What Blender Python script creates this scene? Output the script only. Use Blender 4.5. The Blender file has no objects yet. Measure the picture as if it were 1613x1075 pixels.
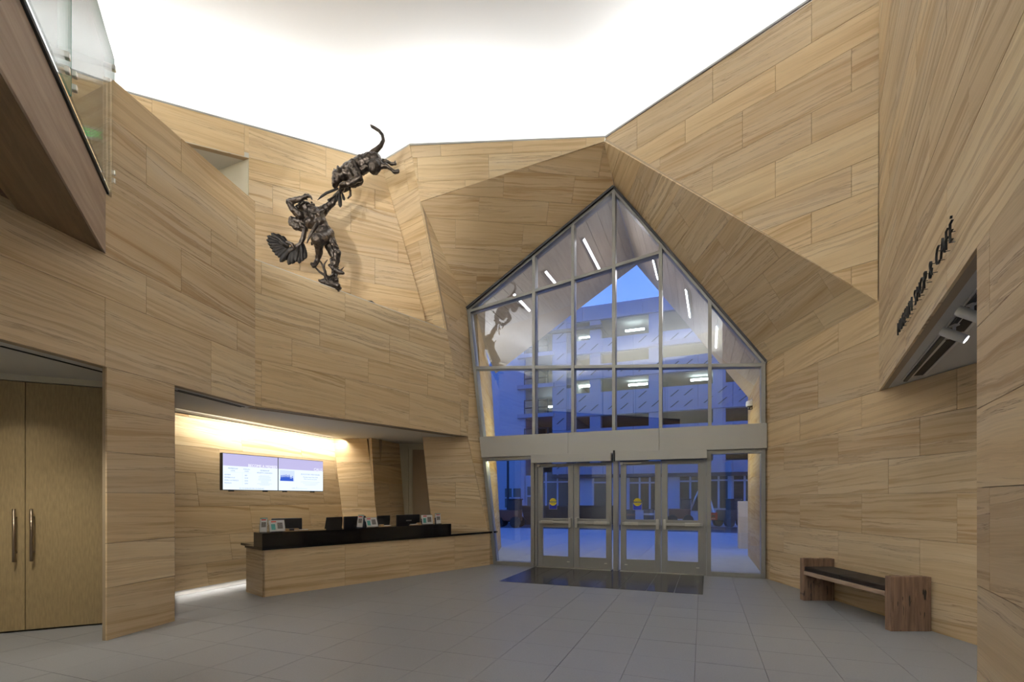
import bpy, bmesh, math, random
from mathutils import Vector, Matrix, Quaternion
R = random.Random(7)
S = bpy.context.scene
C = S.collection
V = Vector
PI = math.pi

# ------------------------------------------------------------------ camera, sky, light, exposure
EYE = V((0, 0, 1.6))
cam_d = bpy.data.cameras.new('camera'); cam = bpy.data.objects.new('camera', cam_d); C.objects.link(cam)
cam.location = EYE; cam.rotation_euler = (PI/2, 0, 0)
cam_d.sensor_width = 36; cam_d.lens = 780/1613*36; cam_d.shift_y = (785-537.5)/1613
cam_d.clip_end = 300; cam_d.clip_start = .05
S.camera = cam
S.view_settings.view_transform = 'Standard'; S.view_settings.look = 'None'
S.view_settings.gamma = 1; S.view_settings.exposure = 0.57; S.view_settings.use_curve_mapping = False
try:
    S.cycles.max_bounces = 10; S.cycles.diffuse_bounces = 5; S.cycles.transparent_max_bounces = 16
    S.cycles.glossy_bounces = 4; S.cycles.sample_clamp_indirect = 4
except Exception: pass

W = bpy.data.worlds.new('dusk_sky'); S.world = W; W.use_nodes = True
nt = W.node_tree; nt.nodes.clear()
def N(nt, t, **k):
    n = nt.nodes.new(t)
    for a, b in k.items(): setattr(n, a, b)
    return n
wo = N(nt, 'ShaderNodeOutputWorld'); bg = N(nt, 'ShaderNodeBackground'); cr = N(nt, 'ShaderNodeValToRGB')
tc = N(nt, 'ShaderNodeTexCoord'); sx = N(nt, 'ShaderNodeSeparateXYZ')
nz = N(nt, 'ShaderNodeTexNoise'); nz.inputs['Scale'].default_value = 3
mx = N(nt, 'ShaderNodeMix', data_type='RGBA'); mx.inputs[0].default_value = .25
nt.links.new(tc.outputs['Generated'], sx.inputs[0]); nt.links.new(sx.outputs['Z'], cr.inputs[0])
cr.color_ramp.elements[0].position = 0; cr.color_ramp.elements[0].color = (.13, .30, .86, 1)
cr.color_ramp.elements[1].position = .75; cr.color_ramp.elements[1].color = (.055, .15, .62, 1)
nt.links.new(cr.outputs[0], bg.inputs[0]); nt.links.new(bg.outputs[0], wo.inputs[0])
bg.inputs[1].default_value = 1.45

def tgt(o, d):
    o.rotation_euler = V(d).to_track_quat('-Z', 'Y').to_euler()
def area(name, loc, d, sx_, sy_, power, col=(1, .97, .92), xdir=None, spread=PI):
    L = bpy.data.lights.new(name, 'AREA'); L.shape = 'RECTANGLE'; L.size = sx_; L.size_y = sy_
    L.energy = power; L.color = col; L.spread = spread
    o = bpy.data.objects.new(name, L); C.objects.link(o); o.location = loc
    z = -V(d).normalized()
    if xdir is None: tgt(o, d)
    else:
        x = V(xdir); x = (x - z*x.dot(z)).normalized(); y = z.cross(x)
        o.matrix_world = Matrix.Translation(V(loc)) @ Matrix((x, y, z)).transposed().to_4x4()
    return o
def spot(name, loc, to, power, ang=40, blend=.4, size=.04, col=(1, .95, .86)):
    L = bpy.data.lights.new(name, 'SPOT'); L.energy = power; L.spot_size = math.radians(ang); L.spot_blend = blend
    L.shadow_soft_size = size; L.color = col
    o = bpy.data.objects.new(name, L); C.objects.link(o); o.location = loc; tgt(o, V(to)-V(loc)); return o
TOPZ = 9.08
CEILZ = 9.95
COVE = 17.0    # watts per metre of cove strip
def cove(a, b, inward, k=1.0):
    a, b = V(a), V(b); d = b-a; L = d.length; iw = V(inward).normalized()
    m = (a+b)/2 - iw*.28; m.z = TOPZ-.02
    area('cove_or_fill_light', m, iw*.75+V((0, 0, 1)), L, .12, COVE*L*k, (.97, .985, 1), xdir=d)
cove((-11, 7.37, 0), (-3.1, 10.95, 0), (.41, -.91, 0))
cove((-2.85, 10.95, 0), (-2.2, 10.55, 0), (-.58, -.81, 0))
cove((-2.1, 10.49, 0), (1.85, 10.3, 0), (0, -1, 0), 1.1)
cove((1.98, 10.2, 0), (5.0, 6.88, 0), (-.74, -.67, 0), 1.1)
cove((5.0, 6.75, 0), (1.2, .35, 0), (-.86, .51, 0), .7)
# added fill strips, unseen: light the rear ceiling for wall brightness and glass reflections
def rear_fill_strip(a, b, d, power):
    a, b = V(a), V(b); area('cove_or_fill_light', (a+b)/2, d, (b-a).length, .3, power, (.97, .985, 1), xdir=b-a)
rear_fill_strip((-6.5, -3.9, 8.9), (1.5, -3.9, 8.9), (0, 0, 1), 1100)
rear_fill_strip((-9.6, -3.5, 8.9), (-9.2, 4.5, 8.9), (0, 0, 1), 1000)
spot('track_spot', (-2.5, .5, 3.2), (-3.0, 9.1, 7.0), 1100, 27, 1.0, .03)
spot('track_spot', (-2.2, .6, 3.6), (-2.9, 9.1, 6.9), 400, 27, 1.0, .03)
spot('floor_downlight', (-5.0, 4.5, 3.02), (-5.3, 5.2, 0), 75, 95, .8, .05, (1, .93, .78))
spot('floor_downlight', (-5.6, 5.2, 3.02), (-5.55, 5.5, 0), 25, 110, .9, .05, (1, .93, .78))
spot('cafe_downlight', (4.1, 4.4, 3.02), (4.3, 4.6, 0), 40, 100, .8, .05, (1, .95, .85))

# ------------------------------------------------------------------ helpers
F_, CX_, HY_ = 780., 806.5, 785.
def at(px, py, Y):
    return V(((px-CX_)/F_*Y, Y, 1.6+(HY_-py)/F_*Y))
def lay(px, py, P, n):
    d = V(((px-CX_)/F_, 1, (HY_-py)/F_)); n = V(n)
    return EYE + d*(n.dot(V(P)-EYE)/n.dot(d))

def mesh(name, vs, fs, mat=None, parent=None, smooth=False):
    me = bpy.data.meshes.new(name); me.from_pydata([tuple(v) for v in vs], [], fs)
    bm = bmesh.new(); bm.from_mesh(me); bmesh.ops.recalc_face_normals(bm, faces=bm.faces); bm.to_mesh(me); bm.free()
    return link(name, me, mat, parent, smooth)
def link(name, me, mat=None, parent=None, smooth=False):
    if mat: me.materials.append(mat)
    if smooth: me.polygons.foreach_set('use_smooth', [True]*len(me.polygons))
    o = bpy.data.objects.new(name, me); C.objects.link(o)
    if parent: o.parent = parent; o.matrix_parent_inverse = Matrix.Identity(4)
    return o
def tag(o, label=None, cat=None, group=None, kind=None):
    if label: o['label'] = label
    if cat: o['category'] = cat
    if group: o['group'] = group
    if kind: o['kind'] = kind
    return o
def empty(name, loc=(0, 0, 0), rz=0, rot=None):
    o = bpy.data.objects.new(name, None); C.objects.link(o); o.location = loc; o.rotation_euler = (0, 0, rz)
    if rot is not None: o.matrix_world = rot
    o.empty_display_size = .1
    return o
def copy_tree(o, parent=None):
    c = o.copy(); C.objects.link(c)
    if parent: c.parent = parent
    for ch in list(o.children): copy_tree(ch, c)
    return c

class MB:
    """collects simple shapes in one bmesh"""
    def __init__(s): s.v = []; s.f = []
    def add(s, vs, fs):
        o = len(s.v); s.v += [V(v) for v in vs]; s.f += [tuple(i+o for i in f) for f in fs]; return s
    def box(s, a, b, M=None):
        x0, y0, z0 = a; x1, y1, z1 = b
        vs = [V(p) for p in ((x0,y0,z0),(x1,y0,z0),(x1,y1,z0),(x0,y1,z0),(x0,y0,z1),(x1,y0,z1),(x1,y1,z1),(x0,y1,z1))]
        if M: vs = [M @ v for v in vs]
        return s.add(vs, [(0,3,2,1),(4,5,6,7),(0,1,5,4),(1,2,6,5),(2,3,7,6),(3,0,4,7)])
    def prism(s, pts, d):
        """planar polygon extruded by vector d"""
        n = len(pts); d = V(d)
        return s.add([V(p) for p in pts]+[V(p)+d for p in pts],
                     [tuple(range(n))[::-1], tuple(range(n, 2*n))]+[(i, (i+1) % n, n+(i+1) % n, n+i) for i in range(n)])
    def tube(s, path, r, n=8, caps=True):
        path = [V(p) for p in path]; rs = r if isinstance(r, (list, tuple)) else [r]*len(path)
        o = len(s.v); up = None
        for i, p in enumerate(path):
            t = (path[min(i+1, len(path)-1)]-path[max(i-1, 0)]).normalized()
            if up is None: up = t.orthogonal().normalized()
            up = (up-t*up.dot(t)).normalized(); bi = t.cross(up)
            for k in range(n):
                a = 2*PI*k/n; s.v.append(p+(up*math.cos(a)+bi*math.sin(a))*rs[i])
        for i in range(len(path)-1):
            for k in range(n):
                a = o+i*n+k; b = o+i*n+(k+1) % n; s.f.append((a, b, b+n, a+n))
        if caps:
            s.f.append(tuple(o+k for k in range(n))[::-1]); s.f.append(tuple(o+(len(path)-1)*n+k for k in range(n)))
        return s
    def lathe(s, prof, n=20, M=None):
        o = len(s.v)
        for r, z in prof:
            for k in range(n):
                a = 2*PI*k/n; v = V((r*math.cos(a), r*math.sin(a), z)); s.v.append(M @ v if M else v)
        m = len(prof)
        for i in range(m-1):
            for k in range(n):
                a = o+i*n+k; b = o+i*n+(k+1) % n; s.f.append((a, b, b+n, a+n))
        s.f.append(tuple(o+k for k in range(n))[::-1]); s.f.append(tuple(o+(m-1)*n+k for k in range(n)))
        return s
    def build(s, name, mat, parent=None, smooth=False, bevel=0, seg=2):
        o = mesh(name, s.v, s.f, mat, parent, smooth)
        if bevel:
            m = o.modifiers.new('bevel', 'BEVEL'); m.width = bevel; m.segments = seg; m.limit_method = 'ANGLE'
        return o

# ------------------------------------------------------------------ materials
def newmat(name):
    m = bpy.data.materials.new(name); m.use_nodes = True; nt = m.node_tree; nt.nodes.clear()
    out = N(nt, 'ShaderNodeOutputMaterial'); b = N(nt, 'ShaderNodeBsdfPrincipled'); nt.links.new(b.outputs[0], out.inputs[0])
    return m, nt, b, out
def plain(name, col, rough=.5, metal=0, spec=.5, noise=0, nscale=20, bump=0, emit=None, es=1, stretch=(1, 1, 1)):
    m, nt, b, out = newmat(name)
    b.inputs['Base Color'].default_value = (*col, 1); b.inputs['Roughness'].default_value = rough
    b.inputs['Metallic'].default_value = metal; b.inputs['Specular IOR Level'].default_value = spec
    if emit: b.inputs['Emission Color'].default_value = (*emit, 1); b.inputs['Emission Strength'].default_value = es
    if noise or bump:
        tc = N(nt, 'ShaderNodeTexCoord'); mp = N(nt, 'ShaderNodeMapping'); mp.inputs['Scale'].default_value = stretch
        n = N(nt, 'ShaderNodeTexNoise'); n.inputs['Scale'].default_value = nscale; n.inputs['Detail'].default_value = 6
        nt.links.new(tc.outputs['Object'], mp.inputs[0]); nt.links.new(mp.outputs[0], n.inputs['Vector'])
        if noise:
            r = N(nt, 'ShaderNodeValToRGB'); nt.links.new(n.outputs['Fac'], r.inputs[0])
            r.color_ramp.elements[0].position = .3; r.color_ramp.elements[1].position = .7
            r.color_ramp.elements[0].color = (*[c*(1-noise) for c in col], 1); r.color_ramp.elements[1].color = (*[min(1, c*(1+noise)) for c in col], 1)
            nt.links.new(r.outputs[0], b.inputs['Base Color'])
        if bump:
            bp = N(nt, 'ShaderNodeBump'); bp.inputs['Strength'].default_value = bump; bp.inputs['Distance'].default_value = .01
            nt.links.new(n.outputs['Fac'], bp.inputs['Height']); nt.links.new(bp.outputs[0], b.inputs['Normal'])
    return m
def math_(nt, op, a, b=None, c=None):
    n = N(nt, 'ShaderNodeMath', operation=op)
    for i, x in enumerate((a, b, c)):
        if x is None: continue
        if isinstance(x, (int, float)): n.inputs[i].default_value = x
        else: nt.links.new(x, n.inputs[i])
    return n.outputs[0]
def comb(nt, x, y, z):
    n = N(nt, 'ShaderNodeCombineXYZ')
    for i, v in enumerate((x, y, z)):
        if isinstance(v, (int, float)): n.inputs[i].default_value = v
        else: nt.links.new(v, n.inputs[i])
    return n.outputs[0]
def ramp(nt, fac, stops, interp='LINEAR'):
    r = N(nt, 'ShaderNodeValToRGB'); nt.links.new(fac, r.inputs[0]); r.color_ramp.interpolation = interp
    while len(r.color_ramp.elements) < len(stops): r.color_ramp.elements.new(.5)
    for e, (p, c) in zip(r.color_ramp.elements, stops): e.position = p; e.color = (*c, 1)
    return r.outputs[0]
def mixc(nt, f, a, b, mode='MIX'):
    n = N(nt, 'ShaderNodeMix', data_type='RGBA', blend_type=mode)
    for s, x in ((0, f), (6, a), (7, b)):
        if isinstance(x, (int, float)): n.inputs[s].default_value = x
        elif isinstance(x, tuple): n.inputs[s].default_value = (*x, 1)
        else: nt.links.new(x, n.inputs[s])
    return n.outputs[2]
def noise_(nt, vec, scale, detail=5, rough=.55, dist=0):
    n = N(nt, 'ShaderNodeTexNoise'); n.inputs['Scale'].default_value = scale; n.inputs['Detail'].default_value = detail
    n.inputs['Roughness'].default_value = rough; n.inputs['Distortion'].default_value = dist
    nt.links.new(vec, n.inputs['Vector']); return n.outputs['Fac']

def stone(name, sat=.98, val=1.1):
    m, nt, b, out = newmat(name)
    tc = N(nt, 'ShaderNodeTexCoord'); s = N(nt, 'ShaderNodeSeparateXYZ'); nt.links.new(tc.outputs['Object'], s.inputs[0])
    oi = N(nt, 'ShaderNodeObjectInfo'); sc = N(nt, 'ShaderNodeSeparateColor'); nt.links.new(oi.outputs['Color'], sc.inputs[0])
    r, g, bl = sc.outputs[0], sc.outputs[1], sc.outputs[2]
    x, y = s.outputs['X'], s.outputs['Y']
    seed = math_(nt, 'MULTIPLY', r, 37.0)
    xx = math_(nt, 'ADD', x, math_(nt, 'MULTIPLY', g, 9.0))
    slope = math_(nt, 'MULTIPLY', math_(nt, 'SUBTRACT', bl, .5), .15)
    warp = noise_(nt, comb(nt, math_(nt, 'MULTIPLY', xx, .5), math_(nt, 'MULTIPLY', y, 1.3), seed), 1.3, 3, .5)
    yy = math_(nt, 'ADD', math_(nt, 'ADD', y, math_(nt, 'MULTIPLY', xx, slope)), math_(nt, 'MULTIPLY', warp, .15))
    def band(sx_, sy_, sc_, det, ro, z=0): return noise_(nt, comb(nt, math_(nt, 'MULTIPLY', xx, sx_), math_(nt, 'MULTIPLY', yy, sy_), math_(nt, 'ADD', seed, z)), sc_, det, ro)
    broad = band(.16, 3.0, 1.5, 3, .5)
    mid = band(.30, 11.0, 1.6, 5, .62, 5.0)
    fine = band(.8, 60.0, 1.6, 3, .7, 9.0)
    base = ramp(nt, broad, [(.28, (.575, .435, .26)), (.45, (.635, .50, .32)), (.6, (.67, .545, .37)), (.75, (.64, .53, .39))])
    # darker brown strata, fading in and out along the bed
    patch = ramp(nt, band(.25, 1.6, 1.1, 2, .5, 15.0), [(.38, (.25, .25, .25)), (.62, (1, 1, 1))])
    st0 = ramp(nt, mid, [(.49, (0, 0, 0)), (.60, (.75, .75, .75)), (.70, (1, 1, 1))])
    st = math_(nt, 'MULTIPLY', st0, patch)
    c1 = mixc(nt, math_(nt, 'MULTIPLY', st, .95), base, (.40, .26, .125))
    line = ramp(nt, math_(nt, 'ABSOLUTE', math_(nt, 'SUBTRACT', mid, .535)), [(0, (1, 1, 1)), (.010, (.35, .35, .35)), (.022, (0, 0, 0))])
    lm = ramp(nt, broad, [(.44, (0, 0, 0)), (.60, (1, 1, 1))])
    lf = math_(nt, 'MULTIPLY', math_(nt, 'MULTIPLY', line, lm), .75)
    c2 = mixc(nt, lf, c1, (.20, .115, .055))
    fr = ramp(nt, fine, [(.3, (.91, .90, .88)), (.7, (1.06, 1.06, 1.06))])
    c3 = mixc(nt, 1.0, c2, fr, 'MULTIPLY')
    tint = ramp(nt, r, [(0, (.90, .87, .84)), (.3, (1.04, 1.0, .93)), (.55, (.98, .97, .97)), (.8, (1.10, 1.10, 1.08)), (1, (.93, .91, .93))], 'CONSTANT')
    c4 = mixc(nt, 1.0, c3, tint, 'MULTIPLY')
    hs = N(nt, 'ShaderNodeHueSaturation'); hs.inputs['Saturation'].default_value = sat; hs.inputs['Value'].default_value = val
    nt.links.new(c4, hs.inputs['Color']); nt.links.new(hs.outputs[0], b.inputs['Base Color'])
    b.inputs['Roughness'].default_value = .55; b.inputs['Specular IOR Level'].default_value = .3
    bp = N(nt, 'ShaderNodeBump'); bp.inputs['Strength'].default_value = .12; bp.inputs['Distance'].default_value = .004
    nt.links.new(fine, bp.inputs['Height']); nt.links.new(bp.outputs[0], b.inputs['Normal'])
    return m
def wood(name, c0, c1, rough=.5, sx_=1.2, sy_=14, cracks=False):
    m, nt, b, out = newmat(name)
    tc = N(nt, 'ShaderNodeTexCoord'); s = N(nt, 'ShaderNodeSeparateXYZ'); nt.links.new(tc.outputs['Object'], s.inputs[0])
    oi = N(nt, 'ShaderNodeObjectInfo'); sd = math_(nt, 'MULTIPLY', oi.outputs['Random'], 40.0)
    v = comb(nt, math_(nt, 'MULTIPLY', s.outputs['X'], sx_), math_(nt, 'MULTIPLY', s.outputs['Y'], sy_), math_(nt, 'ADD', sd, math_(nt, 'MULTIPLY', s.outputs['Z'], sy_)))
    a = noise_(nt, v, 1.2, 6, .6, .6)
    col = ramp(nt, a, [(.3, c0), (.5, tuple((p+q)/2 for p, q in zip(c0, c1))), (.68, c1)])
    if cracks:
        k = noise_(nt, comb(nt, math_(nt, 'MULTIPLY', s.outputs['X'], 3), math_(nt, 'MULTIPLY', s.outputs['Y'], 16), sd), 1.3, 2, .5)
        kk = ramp(nt, k, [(.66, (0, 0, 0)), (.69, (1, 1, 1))]); col = mixc(nt, kk, col, (.012, .008, .006))
    nt.links.new(col, b.inputs['Base Color']); b.inputs['Roughness'].default_value = rough
    return m
def glassmat(name, tint, refl, rough=0.0, fres=1.33):
    m = bpy.data.materials.new(name); m.use_nodes = True; nt = m.node_tree; nt.nodes.clear()
    out = N(nt, 'ShaderNodeOutputMaterial'); t = N(nt, 'ShaderNodeBsdfTransparent'); g = N(nt, 'ShaderNodeBsdfGlossy'); mx = N(nt, 'ShaderNodeMixShader')
    t.inputs[0].default_value = (*tint, 1); g.inputs['Roughness'].default_value = rough; g.inputs[0].default_value = (.97, .98, 1, 1)
    fr = N(nt, 'ShaderNodeFresnel'); fr.inputs[0].default_value = fres
    f = math_(nt, 'MULTIPLY', fr.outputs[0], refl)
    nt.links.new(f, mx.inputs[0]); nt.links.new(t.outputs[0], mx.inputs[1]); nt.links.new(g.outputs[0], mx.inputs[2]); nt.links.new(mx.outputs[0], out.inputs[0])
    return m
M = {}
M['stone'] = stone('sandstone_cladding')
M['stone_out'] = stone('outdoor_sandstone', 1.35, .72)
M['joint'] = plain('joint_mortar', (.40, .31, .21), .9)
M['white'] = plain('white_plaster', (.86, .86, .85), .8)
M['soffit'] = plain('grey_white_soffit_paint', (.64, .63, .60), .8)
M['cream'] = plain('cream_paint', (.72, .68, .56), .8)
M['alu'] = plain('grey_aluminium', (.30, .30, .29), .42, .35)
M['alu_light'] = plain('light_grey_aluminium', (.47, .47, .46), .45, .2)
M['steel'] = plain('brushed_steel', (.62, .61, .58), .28, 1)
M['bronze_pull'] = plain('bronze_steel', (.30, .24, .18), .3, 1)
M['dark'] = plain('black_slot', (.008, .008, .008), .7)
M['darkmetal'] = plain('dark_channel', (.035, .037, .04), .5, .3)
M['tile'] = plain('grey_floor_tile', (.30, .31, .33), .42, 0, .45, noise=.05, nscale=60, bump=.03)
M['grout'] = plain('dark_grout', (.10, .10, .10), .9)
M['black'] = plain('polished_black_stone', (.006, .006, .007), .06, 0, .35)
M['blackplastic'] = plain('black_plastic', (.012, .012, .014), .35)
M['mesh'] = plain('black_mesh_fabric', (.03, .03, .032), .8, noise=.4, nscale=200)
M['bronze'] = plain('dark_bronze_patina', (.062, .050, .043), .28, .8, .5, noise=.5, nscale=16, bump=.8)
M['feather'] = plain('black_bronze_feather', (.022, .019, .018), .5, .5, .4, noise=.3, nscale=40, bump=.5)
M['leather'] = plain('dark_brown_leather', (.022, .015, .012), .6, 0, .3, noise=.25, nscale=9, bump=.15)
M['mat_bar'] = plain('entrance_grate', (.10, .095, .09), .14, .3, .8)
M['glass'] = glassmat('window_glass', (.91, .93, .97), 2.2, 0.0, 1.5)
M['railglass'] = glassmat('balustrade_glass', (.955, .98, .965), .9, 0.0, 1.42)
M['glassedge'] = plain('green_glass_edge', (.10, .26, .20), .2)
M['paper'] = plain('white_print_paper', (.75, .76, .77), .6)
M['teal'] = plain('teal_print', (.08, .36, .33), .6)
M['red'] = plain('red_paint', (.50, .02, .015), .4)
M['redprint'] = plain('red_print', (.60, .06, .03), .6)
M['greyprint'] = plain('grey_photo_print', (.20, .18, .17), .6, noise=.8, nscale=60)
M['acrylic'] = glassmat('clear_acrylic', (.80, .86, .95), 1.6, .05, 1.5)
M['kraft'] = plain('tan_card', (.46, .30, .15), .7)
M['yellow'] = plain('yellow_sticker', (.80, .66, .02), .5)
M['blue'] = plain('blue_sticker', (.02, .04, .45), .5)
M['wood_pink'] = wood('pinkish_reclaimed_wood', (.30, .215, .155), (.43, .33, .255), .6, .8, 9)
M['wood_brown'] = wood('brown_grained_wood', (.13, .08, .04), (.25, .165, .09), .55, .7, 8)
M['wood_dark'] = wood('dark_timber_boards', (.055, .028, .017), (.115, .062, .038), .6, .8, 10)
M['wood_end'] = wood('weathered_bench_oak', (.12, .068, .042), (.31, .19, .125), .6, 1.5, 14, True)
M['wood_rail'] = wood('pale_bench_oak', (.24, .16, .11), (.42, .31, .23), .6, 1.5, 14)
M['door'] = plain('woven_tan_door_veneer', (.35, .26, .135), .6, noise=.16, nscale=60, stretch=(1, 1, .15))
M['soffit_wood'] = wood('outdoor_soffit_boards', (.30, .24, .17), (.40, .33, .25), .5, 1, 12)
M['lamp'] = plain('lamp_diffuser', (1, 1, 1), .5, emit=(1, .97, .95), es=9)
M['tube'] = plain('garage_tube', (1, 1, 1), .5, emit=(.85, 1, .92), es=16)
M['led'] = plain('led_strip', (1, 1, 1), .5, emit=(1, .95, .85), es=8)
M['exit'] = plain('green_exit_letters', (0, .5, .1), .5, emit=(.05, 1, .25), es=1.6)
M['garage'] = plain('garage_metal_panel', (.24, .26, .32), .6, 0, .3, noise=.06, nscale=.6)
M['garage_in'] = plain('garage_concrete', (.26, .26, .25), .85)
M['plasterblue'] = plain('pale_street_wall', (.33, .36, .42), .8)
M['shopglass'] = plain('dark_shop_window', (.018, .026, .022), .12, 0, .6)
M['asphalt'] = plain('asphalt', (.055, .058, .07), .85, noise=.2, nscale=30)
M['paving'] = plain('outdoor_paving', (.36, .39, .42), .7, noise=.06, nscale=3)
M['orange'] = plain('orange_machine_paint', (.16, .06, .03), .5)
M['camwhite'] = plain('white_camera_housing', (.7, .7, .7), .35)
M['skirt'] = plain('white_plinth', (.8, .78, .74), .6)

# ------------------------------------------------------------------ stone cladding
COURSES = [0, .59, 1.09, 1.66, 2.12, 2.6, 3.07, 3.84, 4.31, 4.9, 5.42, 5.9, 6.35, 6.93, 7.4, 8.02, 8.45, 9.08]
PITCH = 1.53
def clip_cell(poly, x0, x1, y0, y1):
    def cl(p, ins, cut):
        out = []
        for i in range(len(p)):
            a, b = p[i-1], p[i]; ia, ib = ins(a), ins(b)
            if ib:
                if not ia: out.append(cut(a, b))
                out.append(b)
            elif ia: out.append(cut(a, b))
        return out
    def cx(v): return lambda a, b: (v, a[1]+(b[1]-a[1])*(v-a[0])/(b[0]-a[0]))
    def cy(v): return lambda a, b: (a[0]+(b[0]-a[0])*(v-a[1])/(b[1]-a[1]), v)
    for ins, cut in ((lambda p: p[0] >= x0, cx(x0)), (lambda p: p[0] <= x1, cx(x1)), (lambda p: p[1] >= y0, cy(y0)), (lambda p: p[1] <= y1, cy(y1))):
        if len(poly) < 3: return []
        poly = cl(poly, ins, cut)
    q = []
    for p in poly:
        if not q or abs(p[0]-q[-1][0])+abs(p[1]-q[-1][1]) > 1e-4: q.append(p)
    if len(q) > 1 and abs(q[0][0]-q[-1][0])+abs(q[0][1]-q[-1][1]) < 1e-4: q.pop()
    return q if len(q) > 2 else []
def parea(p): return abs(sum(p[i-1][0]*p[i][1]-p[i][0]*p[i-1][1] for i in range(len(p))))/2
GAP = .0024
wall_i = [0]
def clad(name, polys, see=(0, 4, 4), offs=0.0, thick=.12, mat='stone', courses=None, pitch=PITCH, back=True, parent=None, kind='structure', axis=None, small=.0):
    """A clad surface: dark backing wall + one prism per stone panel. polys = list of 3-D polygons in one plane."""
    wall_i[0] += 1; w = wall_i[0]
    P0 = [V(p) for p in polys[0]]
    n = V((0, 0, 0)); c = sum(P0, V())/len(P0)
    for i in range(len(P0)): n += (P0[i-1]-c).cross(P0[i]-c)
    n.normalize()
    if n.dot(V(see)-c) < 0: n = -n
    ax = V((0, 0, 1)).cross(n) if abs(n.z) < .98 else V((1, 0, 0))
    if axis: ax = V(axis)-n*V(axis).dot(n)
    ax.normalize(); ay = n.cross(ax)
    flat = abs(n.z) < .02
    # origin: t measured from z=0 for upright walls
    O = P0[0].copy()
    if flat: O.z = 0
    else: O = c - ay*0
    rot = Matrix((ax, ay, n)).transposed()
    def to2(p): d = V(p)-O; return (d.dot(ax), d.dot(ay))
    MW = Matrix.Translation(O) @ rot.to_4x4()
    root = empty(name, rot=MW) if not back else None
    if back:
        mb = MB()
        for pl in polys:
            q = [to2(p) for p in pl]
            mb.prism([(a, b, -.022) for a, b in q], (0, 0, -thick))
        root = mb.build(name, M['joint'])
        root.matrix_world = MW
    if kind: root['kind'] = kind
    if parent: root.parent = parent
    rr = random.Random(w*17+3)
    for pl in polys:
        q = [to2(p) for p in pl]
        xs = [a for a, b in q]; ys = [b for a, b in q]
        if courses == 'local' or (not flat and courses is None):
            cs = [min(ys)-.2+.53*i+(.06 if i % 3 == 1 else 0) for i in range(int((max(ys)-min(ys))/.53)+3)]
        else: cs = courses or COURSES
        for ci in range(len(cs)-1):
            y0, y1 = cs[ci]+GAP, cs[ci+1]-GAP
            if y1 < min(ys) or y0 > max(ys): continue
            cseed = random.Random(ci*131+w*7).random()
            slope = random.Random(ci*57+w*11+5).random()
            off = offs+(ci % 3)*pitch/3
            k0 = math.floor((min(xs)-off)/pitch); k1 = math.ceil((max(xs)-off)/pitch)
            for k in range(k0, k1):
                x0 = off+k*pitch+GAP; x1 = off+(k+1)*pitch-GAP
                cell = clip_cell(q, x0, x1, y0, y1)
                if not cell or parea(cell) < .004: continue
                pr = rr.uniform(-.0012, .0012)
                mb = MB().prism([(a-x0, b-y0, 0) for a, b in cell], (0, 0, -.022))
                o = mb.build('stone_panel', M[mat], root)
                o.location = (x0, y0, pr)
                o.color = (min(.999, max(0, cseed+rr.uniform(-.012, .012))), .1+.06*rr.random()+(k % 5)*.004, min(1, max(0, slope+rr.uniform(-.08, .08))), 1)
    return root

m1d = V((.1776, 1, 0)); 
def m1(Y, Z): return V((-4.38+.1776*(Y-6.43), Y, Z))
C12 = m1(7.93, 0)
M2a, M2b = V((C12.x, 7.93, 0)), V((-1.05, 11.82, 0))
def m2(t, Z): p = M2a.lerp(M2b, t); return V((p.x, p.y, Z))
K1 = V((-1.494, 11.256, 5.42)); K2 = V((-1.05, 11.82, 3.07)); P0 = V((-.406, 11.96, 0)); PT = V((-1.073, 12.22, 6.22))
VV_ = V((-2.17, 10.49, 9.08)); BC_ = V((-2.92, 11.03, 9.08)); T = V((1.912, 10.25, 9.0)); AP = V((2.264, 10.93, 8.40)); TR = V((5.04, 9.866, 4.294)); Q = V((5.04, 6.83, 4.31))
_n = (VV_-BC_).cross(K1-BC_)
def onfacet(px, py):
    d = V(((px-806.5)/780, 1, (785-py)/780)); return EYE+d*(_n.dot(BC_-EYE)/_n.dot(d))
A = onfacet(663, 318); FL = onfacet(670, 507)
TT = V((1.93, 10.27, TOPZ)); VV = V((-2.17, 10.49, TOPZ)); BC = V((-2.92, 11.03, TOPZ))
def bw(k, Z): return V((-2.92+2.206*k, 11.03+k, Z))
def r3(m, Z): return V((5.04-.594*m, 6.80-m, Z))

# left wall: band over the openings, upper parapet, pier
clad('wall_left', [[m1(-.5, 3.07), m1(7.93, 3.07), m1(7.93, 6.35), m1(5.6, 6.35), m1(5.6, 5.0), m1(-.5, 5.0)]], offs=0, thick=.09)
clad('wall_left_pier', [[m1(5.547, 0), m1(6.43, 0), m1(6.43, 3.07), m1(5.547, 3.07)]], thick=.04, pitch=9, offs=-4.5)
# reception wall above the desk recess
clad('wall_reception', [[m2(0, 3.07), m2(1.0, 3.07), V((K1.x, K1.y, 5.42)), m2(0, 5.42)]], offs=.1, thick=.25)
# sloping blade beside the window
PTx = PT+(PT-K1)*.10
clad('wall_blade', [[P0, K2, PTx]], thick=.008, courses='local')
clad('wall_blade_middle', [[K2, K1, PTx]], thick=.008, courses='local')
clad('wall_blade_upper', [[K1, A, PTx]], thick=.008, courses='local')
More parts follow.
